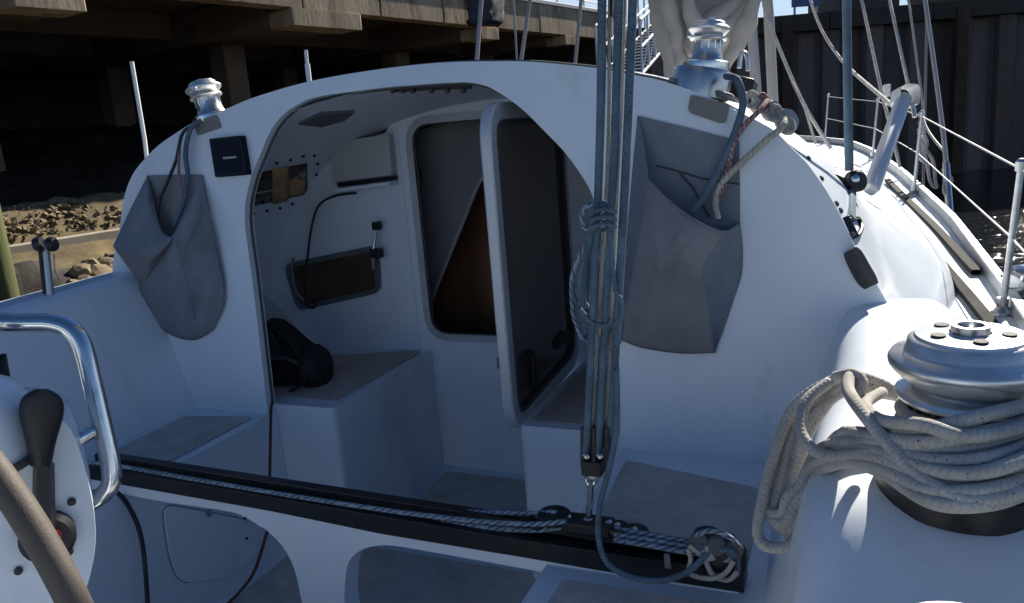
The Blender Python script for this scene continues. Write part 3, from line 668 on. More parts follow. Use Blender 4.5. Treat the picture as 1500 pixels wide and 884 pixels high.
# ---- coamings (smooth lofts)
def coaming(name, secs, sg):
    rws = []
    for y, pr in secs:
        rws.append([V((sg*x, y, z)) for x, z in [(p.x, p.z) for p in round_poly([V((a, 0, c)) for a, c in pr], [0, .06, .06, .08, 0] if len(pr) == 5 else [0]+[.055]*(len(pr)-2)+[0], 7, closed=False)]])
    n = len(secs); dense = []
    for k in range(len(rws[0])): dense.append(spline([r[k] for r in rws], 5))
    return MB().loft([list(t) for t in zip(*dense)]).build(name, GEL, Y, smooth=70)
coaming('coaming', [(2.13, [(1.02, 1.40), (1.19, 1.85), (1.40, 1.86), (1.62, 1.575)]), (1.92, [(1.02, 1.40), (1.19, 1.85), (1.40, 1.86), (1.62, 1.57)]), (1.74, [(1.03, 1.40), (1.185, 1.835), (1.42, 1.845), (1.63, 1.57)]), (1.58, [(1.04, 1.40), (1.165, 1.805), (1.46, 1.81), (1.64, 1.57)]),
    (1.3, [(1.05, 1.40), (1.145, 1.79), (1.50, 1.80), (1.65, 1.57)]), (1.14, [(1.055, 1.40), (1.145, 1.775), (1.51, 1.79), (1.65, 1.57)]), (1.02, [(1.055, 1.40), (1.145, 1.695), (1.52, 1.74), (1.65, 1.57)]), (.90, [(1.06, 1.40), (1.145, 1.625), (1.52, 1.665), (1.65, 1.57)]), (.7, [(1.06, 1.40), (1.145, 1.60), (1.52, 1.63), (1.65, 1.565)]), (0, [(1.06, 1.40), (1.145, 1.60), (1.5, 1.63), (1.6, 1.56)]), (-1.5, [(1.02, 1.40), (1.1, 1.60), (1.35, 1.62), (1.45, 1.55)])], 1)
coaming('coaming', [(2.13, [(1.02, 1.40), (1.215, 1.94), (1.44, 1.93), (1.64, 1.57)]), (1.6, [(1.02, 1.40), (1.205, 1.925), (1.44, 1.915), (1.64, 1.57)]), (1.0, [(1.02, 1.40), (1.195, 1.90), (1.44, 1.89), (1.64, 1.57)]), (0, [(1.02, 1.40), (1.18, 1.86), (1.42, 1.85), (1.6, 1.56)]), (-1.5, [(1.0, 1.40), (1.14, 1.8), (1.33, 1.79), (1.45, 1.55)])], -1)
# ---- traveller bridge: white arch below, black beam on top
TY = 1.42
ab = [(168, 708), (400, 750), (560, 783), (760, 816), (900, 840), (1082, 868)]
lo = [(1087, 880), (1011, 874), (903, 859), (821, 844), (760, 832), (631, 809), (577, 800), (550, 800), (528, 807), (513, 820), (507, 839), (504, 877)]
lo2 = [(441, 877), (431, 834), (414, 801), (390, 777), (380, 771), (353, 755), (320, 747), (244, 736), (168, 722)]
top_ = [oy(*p, TY) for p in ab]
lw = spline([oy(*p, TY) for p in lo], 3); lw2 = spline([oy(*p, TY) for p in lo2], 3)
poly = [top_[0]+V((-.12, 0, top_[0].z-top_[1].z if False else 0))] + top_ + lw + [V((lw[-1].x+.0, TY, .915)), V((lw2[0].x-.0, TY, .915))] + lw2 + [lw2[-1]+V((-.12, 0, 0))]
MB().slab(poly, (0, .06, 0)).build('traveller_arch', GEL, Y, bevel=.014, seg=3)
zl, zr = top_[0].z, top_[-1].z
b = MB()
xs_ = [p.x for p in top_]
tp = [V((x, TY-.004, z+.045)) for x, z in [(top_[-1].x+.01, top_[-1].z), (top_[3].x, top_[3].z), (top_[0].x-.1, top_[0].z)]]
bmz = [V((p.x, TY-.004, p.z+.002)) for p in ([top_[0]+V((-.1, 0, 0))]+top_[1:-1]+[top_[-1]+V((.01, 0, 0))])]
MB().slab(bmz+tp, (0, .068, 0)).build('traveller_beam', BLACK, Y, bevel=.006)
# track on the beam
trk = MB().bar(tp[2]+V((0, .045, .010)), tp[0]+V((0, .045, .010)), .028, .022).build('traveller_track', BLACK, Y, bevel=.003)
TZ = lambda x: tp[2].z+(tp[0].z-tp[2].z)*(x-tp[2].x)/(tp[0].x-tp[2].x)
CX = oy(862, 770, 1.46).x
car = MB().box((CX, 1.46, TZ(CX)+.028), (.11, .05, .03)).build('car', BLKPL, trk, bevel=.006)
def tblock(c, d, r, nm='control_block'):
    """fiddle block lying on the track: cheeks, sheave, pin"""
    c = V(c); d = V(d).normalized(); u = V((0, 0, 1))
    o = MB().lathe([(r*.9, -.010), (r, -.006), (r, .006), (r*.9, .010)], c, u, 20).build(nm, BLKPL, trk)
    return o
for (px, py, r) in ((812, 757, .038), (790, 764, .026), (834, 764, .022), (905, 776, .026), (930, 782, .030), (893, 772, .018), (1036, 786, .028), (1062, 793, .022)):
    c = oy(px, py, 1.46); tblock(c, (1, 0, 0), r)
    MB().lathe([(.007, 0), (.007, .014), (.003, .016), (0, .016)], c, (0, -.25, 1), 10).build('block_pin', CHROME, trk)
# cam cleats at the end
c = oy(1060, 815, TY-.01)
cl = MB().box(c+V((0, .0, 0)), (.085, .03, .05)).build('cleat_box', BLKPL, trk, bevel=.008)
MB().slab([oy(1026, 805, TY-.03), oy(1036, 800, TY-.03), oy(1049, 822, TY-.03), oy(1029, 826, TY-.03)], (0, .012, 0)).build('cleat_jaw', mat('pale_jaw', (.42, .43, .45), .5), trk, bevel=.003)
MB().bar(oy(977, 812, TY-.012), oy(979, 832, TY-.012), .012, .006, (0, 1, 0)).build('clip', STEEL, trk)
# control lines
for k, (dy, dz) in enumerate(((-.012, .006), (.010, .012))):
    rope('traveller_line', [oy(120, 676+k*6, 1.43+dy), oy(175, 683+k*5, 1.43+dy), oy(300, 705+k*6, 1.43+dy), oy(450, 730+k*7, 1.43+dy), oy(620, 755+k*7, 1.43+dy), oy(760, 768+k*9, 1.43+dy), oy(830, 764+k*8, 1.44+dy)], .0058, R_BLUW, ('upper' if k == 0 else 'lower')+' blue and white control line along the port side of black traveller', group='port traveller control lines')
rope('traveller_line', [oy(630, 746, 1.46), oy(700, 750, 1.46), oy(770, 752, 1.46), oy(815, 750, 1.46)], .0055, R_BLUW, 'short blue and white line leading into the port traveller block')
for k in range(3):
    rope('traveller_line', [oy(900, 775+k*8, 1.45-.012*k), oy(950, 783+k*8, 1.445-.012*k), oy(1000, 792+k*8, 1.445-.012*k), oy(1042, 795+k*9, 1.45-.012*k)], .0058, R_BLUW, ('rearmost', 'middle', 'front')[k]+' blue and white control line on starboard end of the traveller', group='starboard traveller control lines')
rope('traveller_tail', [oy(1075, 822, TY-.03), oy(1062, 840, TY-.04), oy(1040, 848, TY-.045), oy(1010, 840, TY-.045), oy(1012, 820, TY-.04), oy(1008, 805, TY-.03)], .005, R_GREY, 'grey line tail hanging round the cleats at starboard traveller end', m_=6)

for k, P_ in enumerate(([(1018, 786), (1036, 778), (1062, 783), (1080, 800), (1074, 818), (1050, 822)], [(1024, 800), (1044, 808), (1070, 806), (1082, 822), (1078, 846)], [(1010, 800), (1030, 816), (1044, 842), (1066, 850), (1080, 838)])):
    rope('traveller_tail', [oy(x, y, TY-.025-.006*k+.01*(i % 2)) for i, (x, y) in enumerate(P_)], .0052, (R_BLUW, R_BLUE, R_GREY)[k], ('blue and white line wound over the starboard traveller blocks', 'blue grey line end led round the starboard traveller cleats', 'grey line looped below the starboard traveller cleats')[k], m_=6)
for px, py, r in ((1024, 792, .017), (1050, 800, .019), (1076, 806, .017)):
    MB().lathe([(r*.8, -.007), (r, -.004), (r, .004), (r*.8, .007)], oy(px, py, TY-.02), (.2, -.9, .45), 18).build('sheave', mat('sheave_grey', (.10, .10, .105), .5), trk)
# ---- mainsheet
SH = oy(864, 688, 1.46); ms = thing('mainsheet_tackle', 'blue grey mainsheet tackle running up from the traveller car', 'mainsheet', (CX, 1.46, TZ(CX)+.04))
def msp(x, y, off=0): return oy(x, y, 1.46+off)
falls = [[(883, -60), (882, 0), (878, 240), (862, 600), (857, 668)], [(908, -60), (907, 0), (899, 240), (880, 600), (876, 668)], [(929, -60), (927, 0), (917, 240), (899, 560), (893, 640)], [(893, 20), (890, 240), (872, 560), (868, 660)], [(914, 30), (906, 240), (889, 590), (884, 660)]]
for k, f in enumerate(falls):
    pts = [msp(*f[0], -.02*(k < 3))+(msp(*f[0])-msp(*f[1])).normalized()*.40] + [msp(x, y, -.02*(k < 3)+.004*k) for x, y in f]
    MB().tube(spline(pts, 10), .0082 if k < 3 else .0036, 10).build('rope_fall', R_BLUE if k < 3 else R_TAN, ms, smooth=180)
bl = MB()
for x0, x1 in ((850, 855), (867, 872), (886, 891)):
    bl.slab(round_poly([msp(x0, 628, -.025), msp(x1, 628, -.025), msp(x1, 682, -.025), msp(x0, 682, -.025)], .002, 3), (0, .055, 0))
blo = bl.build('lower_block', BLKPL, ms, bevel=.002)
for x, z in ((861, 660), (879, 660)): MB().lathe([(.015, -.006), (.012, 0), (.015, .006)], msp(x, z+6), (1, 0, 0), 20).build('sheave', ALU, blo)
for x in (860, 880): MB().lathe([(.006, 0), (.007, .006), (.003, .009), (0, .009)], msp(x, 668, -.033), (0, -1, 0), 10).build('rivet', CHROME, blo)
MB().span(msp(850, 676, -.028), msp(892, 683, .03)).build('block_strap', BLKPL, blo, bevel=.002)
sw_ = MB().lathe([(.018, 0), (.018, .008), (.010, .010), (.010, .020)], msp(868, 693)-V((0, 0, .006)), (0, 0, 1), 14).build('swivel', STEEL, ms)
MB().tube(spline([msp(859, 690), msp(858, 704), msp(865, 712), msp(874, 704), msp(873, 690)], 5), .004, 8).build('shackle', CHROME, ms)
MB().tube([msp(866, 704), msp(864, 740), msp(862, 762)], .0068, 10).build('toggle', CHROME, ms)
MB().lathe([(.013, 0), (.014, .012), (.008, .02), (0, .021)], msp(862, 771), (0, 0, 1), 14).build('toggle_eye', STEEL, ms)
ub = MB()
for x0 in (892, 908): ub.slab([msp(x0, -40, .0), msp(x0+5, -40, 0), msp(x0+4, 24, 0), msp(x0+1, 24, 0)], (0, .03, 0))
ub.build('upper_block', BLKPL, ms, bevel=.003)
rope('mainsheet_tail', [msp(903, 540, -.02), msp(904, 610, -.03), msp(900, 650, -.04), msp(889, 700, -.05), msp(878, 745, -.06), msp(877, 790, -.08), msp(890, 825, -.10), msp(925, 846, -.11), msp(970, 851, -.11), msp(1010, 836, -.10), msp(1035, 812, -.07), msp(1052, 795, -.03)], .0062, R_BLUE, 'loose mainsheet tail looping down past the traveller to its cleat', m_=8)
# gasket coil of spare mainsheet
co = thing('mainsheet_coil', 'hank of spare blue grey line hung on the mainsheet falls', 'rope coil', msp(880, 300, -.03))
for k, (xl, xr, yb_) in enumerate(((836, 900, 492), (847, 912, 474), (855, 914, 508), (842, 894, 452), (862, 908, 498))):
    o_ = .020+.006*k-(.05 if k == 1 else 0)
    pts = [msp(876, 300+k*5, o_), msp(866, 345, o_), msp((xl*2+860)/3, 400, o_), msp(xl, 450, o_), msp(xl+8, yb_-15, o_), msp((xl+xr)/2-6, yb_+4, o_), msp(xr-8, yb_-4, o_), msp(xr, yb_-38, o_), msp((xr*2+895)/3-6, 420, o_), msp(893, 345, o_), msp(888, 300+k*5, o_)]
    MB().tube(spline([p+V((.004*math.sin(i_*2.3+k), .006*math.cos(i_*1.7+k*2), .006*math.sin(i_*1.1+k*3))) for i_, p in enumerate(pts)], 6, True), .0047, 8, True).build('loop', R_BLUW if k in (0, 3) else R_BLUE, co, smooth=180)
for k in range(3): MB().tube([msp(861+2*math.sin(k), 318+k*11, -.05), msp(872, 309+k*11, -.075), msp(886, 306+k*11, -.078), msp(901, 311+k*11, -.05), msp(886, 314+k*11, -.01), msp(870, 317+k*11, -.01)], .0046, 8, True).build('wrap', R_BLUE, co, smooth=180)
MB().tube(spline([msp(868, 300, -.05), msp(856, 305, -.06), msp(852, 322, -.06), msp(858, 335, -.055), msp(868, 332, -.05)], 6), .005, 8).build('end_bight', R_BLUW, co, smooth=180)

# ---- line bags on the bulkhead
def catm(P, n): return resample(spline(P, 10), n)
def ruled(A, B, bulge=0, seed=0, n=46, m_=30, crumple=.010, T=None, Bt=None):
    """cloth panel between two edge curves given as (sight x, sight y, metres off the bulkhead); T/Bt optional end curves (Coons)"""
    A, B = catm(A, n), catm(B, n); rws = []
    if T: T, Bt = catm(T, m_+1), catm(Bt, m_+1)
    for k in range(n):
        v_ = k/(n-1); row = []
        for i in range(m_+1):
            u = i/m_; q = A[k].lerp(B[k], u)
            if T:
                e = T[i].lerp(Bt[i], v_); c_ = (A[0].lerp(B[0], u)).lerp(A[-1].lerp(B[-1], u), v_); q = q+e-c_
            w_ = math.sin(math.pi*u)*math.sin(math.pi*v_)**.5
            off = q.z+bulge*w_+crumple*w_*(noise.noise(V((q.x*.03, q.y*.013, seed)))*1.6+noise.noise(V((q.x*.07+q.y*.03, q.y*.03, seed+5))))
            row.append(ob(q.x, q.y, max(.005, off)))
        rws.append(row)
    return MB().loft(rws)
def V3(L): return [V(p) for p in L]
def bagback(t, pts, mt):
    MB().slab([ob(x, y, .003) for x, y in pts], BN*-.003).build('back_panel', mt, t)
# starboard bag: front, two gussets, back
t = thing('line_bag', 'wide grey brown canvas line bag on starboard side of the bulkhead', 'line bag', ob(1000, 300, .02))
fl = V3([(948, 262, .09), (938, 330, .105), (925, 400, .085), (914, 460, .05), (909, 498, .02)])
fr_ = V3([(1064, 340, .125), (1047, 364, .135), (1031, 391, .13), (1036, 428, .10), (1042, 470, .06), (1046, 517, .02)])
tp_ = V3([(948, 262, .09), (971, 287, .115), (1007, 316, .135), (1040, 334, .135), (1064, 340, .125)])
bt_ = V3([(909, 498, .02), (935, 508, .018), (965, 514, .018), (1003, 518, .018), (1046, 517, .02)])
ruled(fl, fr_, .025, 9, T=tp_, Bt=bt_, crumple=.012).build('front_panel', CANVS, t, solid=.003, smooth=180)
ruled(V3([(934, 171, .005), (926, 260, .005), (916, 380, .005), (908, 460, .005), (905, 498, .005)]), V3([(935, 171, .008), (943, 215, .04), (948, 262, .09), (938, 330, .105), (925, 400, .085), (914, 460, .05), (909, 498, .02)]), -.008, 3, m_=10, crumple=.012).build('gusset', CANVP, t, solid=.003, smooth=180)  # darker bluish canvas paints the gusset's shade into its colour
ruled(fr_, V3([(1083, 328, .012), (1087, 360, .005), (1086, 400, .005), (1074, 440, .005), (1061, 480, .005), (1047, 518, .005)]), -.012, 4, m_=12, crumple=.014).build('gusset', CANVP, t, solid=.003, smooth=180)  # same painted shade on the other gusset
bagback(t, [(935, 170), (1010, 188), (1083, 207), (1085, 400), (1044, 514), (1000, 515), (910, 496)], CANVP)
MB().tube([ob(x, y, o_) for x, y, o_ in catm(tp_+V3([(1083, 328, .012)]), 40)], .0035, 6).build('hem', CANVS, t, smooth=180)
MB().tube([ob(x, y, .008) for x, y in ((962, 243), (990, 250), (1030, 262), (1083, 270))], .0025, 5).build('seam', RUBBER, t)
MB().tube([ob(x, y, .010) for x, y in ((995, 252), (1015, 275), (1040, 318))], .003, 5).build('tie', RUBBER, t)
# port bag: sagging flap on the outboard side, main front, back
t = thing('line_bag', 'sagging grey blue canvas line bag on port side of the bulkhead', 'line bag', ob(256, 300, .02))
lipl = V3([(216, 259, .008), (226, 305, .05), (236, 338, .085), (252, 348, .10)])
fold = V3([(166, 361, .122), (186, 374, .135), (212, 376, .135), (236, 364, .125), (252, 348, .102)])
ruled(lipl, V3([(216, 259, .006), (190, 310, .06), (176, 340, .09), (166, 361, .122)]), .03, 2, T=V3([(216, 259, .008), (216, 259, .006)]), Bt=fold[::-1], crumple=.016).build('flap', CANVP, t, solid=.003, smooth=180)
ruled(fold, V3([(206, 416, .06), (216, 408, .07), (226, 394, .075), (238, 376, .085), (253, 350, .098)]), .008, 6, m_=14, crumple=.008).build('flap_fold', CANVS, t, solid=.003, smooth=180)
ruled(V3([(252, 348, .10), (238, 376, .085), (206, 416, .058), (216, 446, .04), (228, 476, .015)]), V3([(296, 258, .008), (305, 300, .02), (319, 372, .02), (329, 437, .012), (313, 483, .008)]), .045, 8, T=V3([(252, 348, .10), (270, 316, .075), (284, 285, .04), (296, 258, .008)]), Bt=V3([(228, 476, .015), (256, 493, .012), (286, 498, .012), (313, 483, .008)]), crumple=.017).build('front_panel', CANVP, t, solid=.003, smooth=180)
bagback(t, [(216, 257), (256, 256), (296, 256), (326, 430), (312, 478), (285, 492), (230, 472), (205, 380)], CANVS)
MB().tube([ob(x, y, o_) for x, y, o_ in catm(lipl+V3([(270, 316, .075), (284, 285, .04), (296, 258, .008)]), 50)], .0032, 6).build('hem', CANVP, t, smooth=180)
MB().tube(spline([ob(x, y, o_) for x, y, o_ in ((258, 352, .118), (268, 392, .112), (279, 440, .085), (288, 494, .018))], 6), .0022, 5).build('seam', CANVP, t, smooth=180)
# lines that lead into the bags
rope('halyard', [ob(296, 176, .03), ob(279, 190, .035), ob(272, 225, .03), ob(275, 260, .03), ob(268, 300, .04), ob(255, 330, .05)], .0085, R_BLUE, 'thick blue grey line dropping into the port line bag')
rope('halyard', [ob(290, 182, .03), ob(268, 195, .035), ob(258, 235, .03), ob(244, 270, .03), ob(232, 300, .04), ob(230, 340, .05)], .006, HOSE, 'thin dark line crossing into the port line bag')
rope('halyard', [ob(263, 215, .03), ob(262, 250, .03), ob(266, 290, .035), ob(258, 320, .04)], .0048, R_RED, 'thin red flecked line hanging in the port line bag')
rope('halyard', [ob(1064, 112, -.03), ob(1080, 118, .03), ob(1088, 150, .04), ob(1080, 185, .035), ob(1058, 240, .035), ob(1030, 290, .05), ob(1012, 312, .06)], .0098, R_BLUE, 'thick blue grey line from roof winch into the starboard bag')
rope('halyard', [ob(1124, 148, -.03), ob(1112, 163, .03), ob(1090, 185, .035), ob(1074, 212, .035), ob(1066, 250, .035), ob(1048, 300, .05)], .0068, R_RED, 'red flecked line from clutches into the starboard bag')
rope('halyard', [ob(1148, 172, -.02), ob(1146, 186, .03), ob(1120, 208, .04), ob(1085, 240, .035), ob(1058, 268, .04), ob(1048, 296, .05), ob(1052, 322, .06)], .0085, R_CREAM, 'cream line curling from clutches into the starboard bag')
# plates, instrument cover
for pts in ([(284, 181), (318, 168), (325, 187), (291, 199)], [(1012, 139), (1069, 153), (1063, 180), (1055, 181), (1014, 167), (1008, 162)]):
    MB().slab(round_poly([ob(*p, .001) for p in pts], .008, 4), -BN*.006).build('backing_plate', GREYPL, Y, bevel=.002)
ic = round_poly([ob(313, 204, .001), ob(360, 199, .001), ob(369, 256, .001), ob(322, 260, .001)], .006, 3)
inst = thing('instrument_cover', 'square navy instrument cover beside the doghouse opening', 'cover', ob(341, 258))
MB().slab(ic, -BN*.022).build('cover', NAVY, inst, bevel=.006)
MB().slab([ob(327, 230.5, .0265), ob(346, 229, .0265), ob(346.4, 232, .0265), ob(327.4, 233.5, .0265)], -BN*.002).build('print', PRINT, inst)
MB().tube([p-BN*.022 for p in resample([V(q).lerp(sum(ic, V())/len(ic), .1) for q in ic]+[V(ic[0]).lerp(sum(ic, V())/len(ic), .1)], 40)], .0018, 5).build('seam', mat('navy_seam', (.02, .026, .045), .8), inst)

# ---- winches
def winch(c, k, ax=(0, 0, 1), parent=Y, label=None, black_base=True):
    ax = V(ax).normalized(); q = ax.to_track_quat('Z', 'Y').to_matrix(); c = V(c)
    w_ = bpy.data.objects.new('winch', None); COL.objects.link(w_); w_.parent = parent; w_.matrix_parent_inverse = PINV[Y.name]
    if label: w_['label'] = label
    P = lambda pr: [(a*k, b_*k) for a, b_ in pr]
    MB().lathe(P([(.112, -.02), (.114, .0), (.112, .022), (.104, .028)]), c, ax, 40).build('base', BLACK if black_base else CHROME, w_, smooth=40)
    MB().lathe(P([(.100, .028), (.099, .04), (.088, .055), (.074, .075), (.069, .10), (.071, .120), (.075, .128)] if k > .9 else [(.086, .028), (.085, .036), (.077, .046), (.072, .062), (.070, .10), (.071, .120), (.075, .128)]), c, ax, 40).build('drum', CHROME if k > .9 else STEEL, w_, smooth=50)
    MB().lathe(P([(.074, .128), (.088, .130), (.092, .136), (.089, .142), (.074, .145)]), c, ax, 40).build('lower_jaw', SATIN, w_, smooth=40)
    MB().lathe(P([(.070, .145), (.070, .156)]), c, ax, 30).build('jaw_core', STEEL, w_)
    MB().lathe(P([(.073, .150), (.080, .156), (.096, .172), (.1005, .178), (.1015, .186), (.098, .192), (.083, .197), (.079, .201), (.077, .213), (.071, .217)]), c, ax, 40).build('upper_jaw', SATIN, w_, smooth=50)
    MB().lathe(P([(.070, .216), (.068, .221), (.026, .224), (.025, .214), (.016, .214)]), c, ax, 40).build('top_cap', mat('white_cap', (.66, .67, .68), .25, .5), w_, smooth=40)
    for i in range(5):
        a = 1.1+i*2*math.pi/5; MB().lathe(P([(.0095, .0), (.0095, .003), (0, .003)]), c+q @ V((math.cos(a)*.045, math.sin(a)*.045, .222))*k, ax, 14).build('cap_hole', BAGM, w_)
    MB().lathe(P([(.024, 0), (.024, .012), (.017, .012), (.015, .004)]), c+q @ V((0, 0, .222))*k, ax, 20).build('handle_socket', STEEL, w_, smooth=40)
    MB().bar(c+q @ V((.06, .02, .164))*k, c+q @ V((.125, .045, .164))*k, .03*k, .02*k, ax).build('feeder_arm', ALU, w_, bevel=.004*k)
    for i in range(14):
        a = i*2*math.pi/14; MB().bar(c+q @ V((math.cos(a)*.0705, math.sin(a)*.0705, .085))*k, c+q @ V((math.cos(a)*.0715, math.sin(a)*.0715, .130))*k, .006*k, .004*k, q @ V((math.cos(a), math.sin(a), 0))).build('drum_rib', CHROME, w_)
    return w_
WC = V((1.352, 1.215, 1.795))
winch(WC, 1.02, (.0, -.02, 1), label='large polished winch wrapped in grey line on starboard coaming')
winch((1.305, .752, 1.622), 1.0, (0, 0, 1), label='second polished winch at the bottom edge of starboard coaming')
winch(ob(313, 176, -.10), .62, (-.22, 0, 1), black_base=False, label='small polished winch on port side of doghouse roof')
rw = winch(ob(1034, 99, -.10), .54, (.10, .08, 1), black_base=False, label='small polished winch on starboard side of doghouse roof')
MB().lathe([(.078, -.075), (.078, -.012), (.072, 0), (.05, .0)], ob(1031, 102, -.10), (.20, .10, 1), 32).build('winch_podium', STEEL, rw, smooth=40)
# clutches beside the starboard roof winch
rc = bpy.data.objects.new('rope_clutch', None); COL.objects.link(rc); rc.parent = Y; rc.matrix_parent_inverse = PINV[Y.name]
MB().slab([ob(1080, 110, -.14), ob(1106, 116, -.14), ob(1100, 137, -.14), ob(1076, 128, -.14)], BN*.10).build('clutch_body', BLKPL, rc, bevel=.006)
MB().tube(spline([ob(1083, 100, -.12), ob(1086, 78, -.12), ob(1094, 82, -.12), ob(1096, 104, -.12)], 5), .006, 8).build('clutch_handle', STEEL, rc)
pad = MB().slab([ob(980, 112, -.04), ob(1074, 138, -.04), ob(1072, 146, -.04), ob(978, 120, -.04)], BN*.16).build('winch_pad', mat('pad_grey', (.16, .17, .17), .6), Y, bevel=.006)
# clump of lines and blocks on the shoulder of the roof
for k, (x, y, r) in enumerate(((1112, 155, .020), (1130, 163, .026), (1152, 178, .032))):
    MB().lathe([(r*.8, -.018), (r, -.008), (r, .008), (r*.8, .018)], ob(x, y, -.06), (.8, -.5, .4), 18).build('turning_block', mat('block_grey', (.34, .34, .33), .6, var=.15, vscale=30), rc)
for k, (x, y, mt_, lb) in enumerate(((1100, 146, R_WHT, 'white line tail knotted beside the dark clutch on the doghouse shoulder'), (1116, 152, R_RED, 'red flecked line tail knotted between the grey turning blocks'), (1134, 166, R_GREY, 'grey line tail wound on the turning blocks on doghouse shoulder'), (1152, 184, R_CREAM, 'cream line tail hanging off the outermost turning block'))):
    rope('line_tail', [ob(x-8, y+2, -.05), ob(x, y-10-3*(k % 2), -.045), ob(x+9, y-4, -.05), ob(x+8, y+9, -.03), ob(x-2, y+10, -.02), ob(x-9, y+1, -.05), ob(x-2, y-8, -.06), ob(x+10, y+2, -.04)], .0065, mt_, lb, m_=6)
# ---- heavy grey sheet coiled round the coaming winch and over the coaming edge
cs = thing('winch_sheet', 'heavy grey sheet coiled over the starboard coaming and winch', 'rope coil', WC-V((.2, 0, 0)))
NL = 8
for k in range(NL):
    u = k/(NL-1); j = lambda a: random.uniform(-a, a)
    R_ = .112+.012*(k % 3)
    front = [(1505, 600+114*u+j(7)), (1440, 614+120*u+8*math.sin(u*3)+j(5)), (1362, 628+110*u+j(5)), (1290, 630+64*u+j(6)), (1238, 632+48*u+j(5))]
    dfront = [q+j(.008) for q in (1.02-.05*u, .985-.05*u, 1.0-.04*u, 1.09-.03*u, 1.19-.03*u)]
    xi = 1230-40*((k*3) % NL)/(NL-1); xo = 1116+44*((k*5) % NL)/(NL-1); yb2 = 46*((k*3) % NL)/(NL-1)
    left = [(xi, 652+40*u), (xi-18, 700+18*u), (xi-34+j(3), 752-yb2*.5), ((xi+xo)/2-14+j(4), 800-yb2), (xo-4+j(3), 790-yb2), (xo+4, 722+j(8)), (xo+24+j(3), 640), (xo+52+j(3), 588+8*u), (1236+12*u, 552+20*u), (1290+j(4), 562+14*u)]
    dleft = [1.25, 1.265, 1.27, 1.275, 1.30, 1.32, 1.335, 1.34, 1.32, 1.32]
    a0 = WC+V((.02, R_, .03+.10*(1-u))); a1 = WC+V((R_, .03, .03+.10*(1-u)))
    pts = [a1]+[dp(x, y, d) for (x, y), d in zip(front, dfront)]+[dp(x, y, d+.013*(k % 3)-.013) for (x, y), d in zip(left, dleft)]+[dp(1345, 590, 1.27), a0]
    MB().tube(spline(pts, 7, True), .0094, 10, True).build('loop', R_GREY, cs, smooth=180)
MB().tube(spline([dp(1262, 560, 1.27), dp(1246, 552, 1.25), dp(1243, 572, 1.20), dp(1262, 602, 1.12), dp(1300, 648, 1.05), dp(1345, 694, .985), dp(1385, 722, .945), dp(1430, 734, .93), dp(1500, 718, .945), dp(1560, 690, 1.0)], 8), .0096, 10).build('working_part', R_GREY, cs, smooth=180)
MB().tube(spline([dp(1225, 552, 1.30), dp(1250, 548, 1.25), dp(1262, 560, 1.235), dp(1255, 580, 1.23), dp(1240, 572, 1.25)], 6), .0094, 10).build('half_hitch', R_GREY, cs, smooth=180)
MB().tube(spline([dp(1215, 560, 1.31), dp(1180, 590, 1.29), dp(1176, 640, 1.25), dp(1212, 668, 1.20), dp(1290, 664, 1.065), dp(1370, 690, .965), dp(1440, 692, .94), dp(1510, 668, .955), dp(1570, 640, 1.02)], 8), .0094, 10).build('crossing_turn', R_GREY, cs, smooth=180)
MB().tube(spline([dp(1292, 575, 1.26), dp(1268, 592, 1.20), dp(1290, 616, 1.09), dp(1350, 622, .995), dp(1420, 640, .965), dp(1510, 622, .985), dp(1570, 600, 1.05)], 8), .0092, 10).build('crossing_turn', R_GREY, cs, smooth=180)
# wraps on the drum itself
for k in range(3): MB().tube([WC+V((math.cos(a)*.084, math.sin(a)*.084, .062+.019*k+.019*a/6.2832)) for a in [i*2*math.pi/30 for i in range(31)]], .0088, 10).build('drum_wrap', R_GREY, cs, smooth=180)

# ---- steering pedestal, guard rail, wheel
ped = bpy.data.objects.new('steering_pedestal', None); COL.objects.link(ped); ped.parent = Y; ped.matrix_parent_inverse = PINV[Y.name]
PD = 1.06
side = [(-60, 620), (40, 600), (98, 618), (112, 645), (126, 690), (139, 750), (141, 800), (132, 845), (114, 905), (90, 980), (-60, 980)]
pn = V((.80, -.60, .05)).normalized()
def onped(x, y, off=0.0): return onp(x, y, pn, dp(75, 760, PD)+pn*off)
MB().slab(round_poly([onped(x, y) for x, y in side], .03, 3), -pn*.17).build('pedestal_body', GEL, ped, bevel=.018, seg=4)
fa, fb = onped(-50, 972, -.012), onped(84, 972, -.012); MB().slab([V((fa.x, fa.y, .915)), V((fb.x, fb.y, .915)), fb, fa], -pn*.14).build('pedestal_foot', GEL, ped, bevel=.02)
MB().lathe([(.085, -.06), (.088, 0), (.078, .03), (.05, .055), (0, .066)], dp(-62, 622, 1.02), (-.1, -.15, 1), 32).build('compass_hood', GEL, ped, smooth=60)
MB().lathe([(.09, -.066), (.091, -.056)], dp(-62, 622, 1.02), (-.1, -.15, 1), 32).build('compass_seam', RUBBER, ped)
for (x, y) in ((105, 735), (101, 808), (27, 836)): MB().lathe([(.0055, 0), (.0055, .003), (.002, .004), (0, .004)], onped(x, y, .001), pn, 10).build('screw', BLACK, ped)
tl = bpy.data.objects.new('throttle', None); COL.objects.link(tl); tl.parent = Y; tl.matrix_parent_inverse = PINV[Y.name]; tl['label'] = 'black engine throttle lever with round knob on pedestal'
MB().lathe([(.034, 0), (.034, .016), (.028, .022), (0, .023)], onped(70, 783, .001), pn, 28).build('boss', BLKPL, tl, smooth=40)
MB().lathe([(.010, 0), (.010, .004), (0, .004)], onped(78, 786, .0235), pn, 14).build('button', REDP, tl)
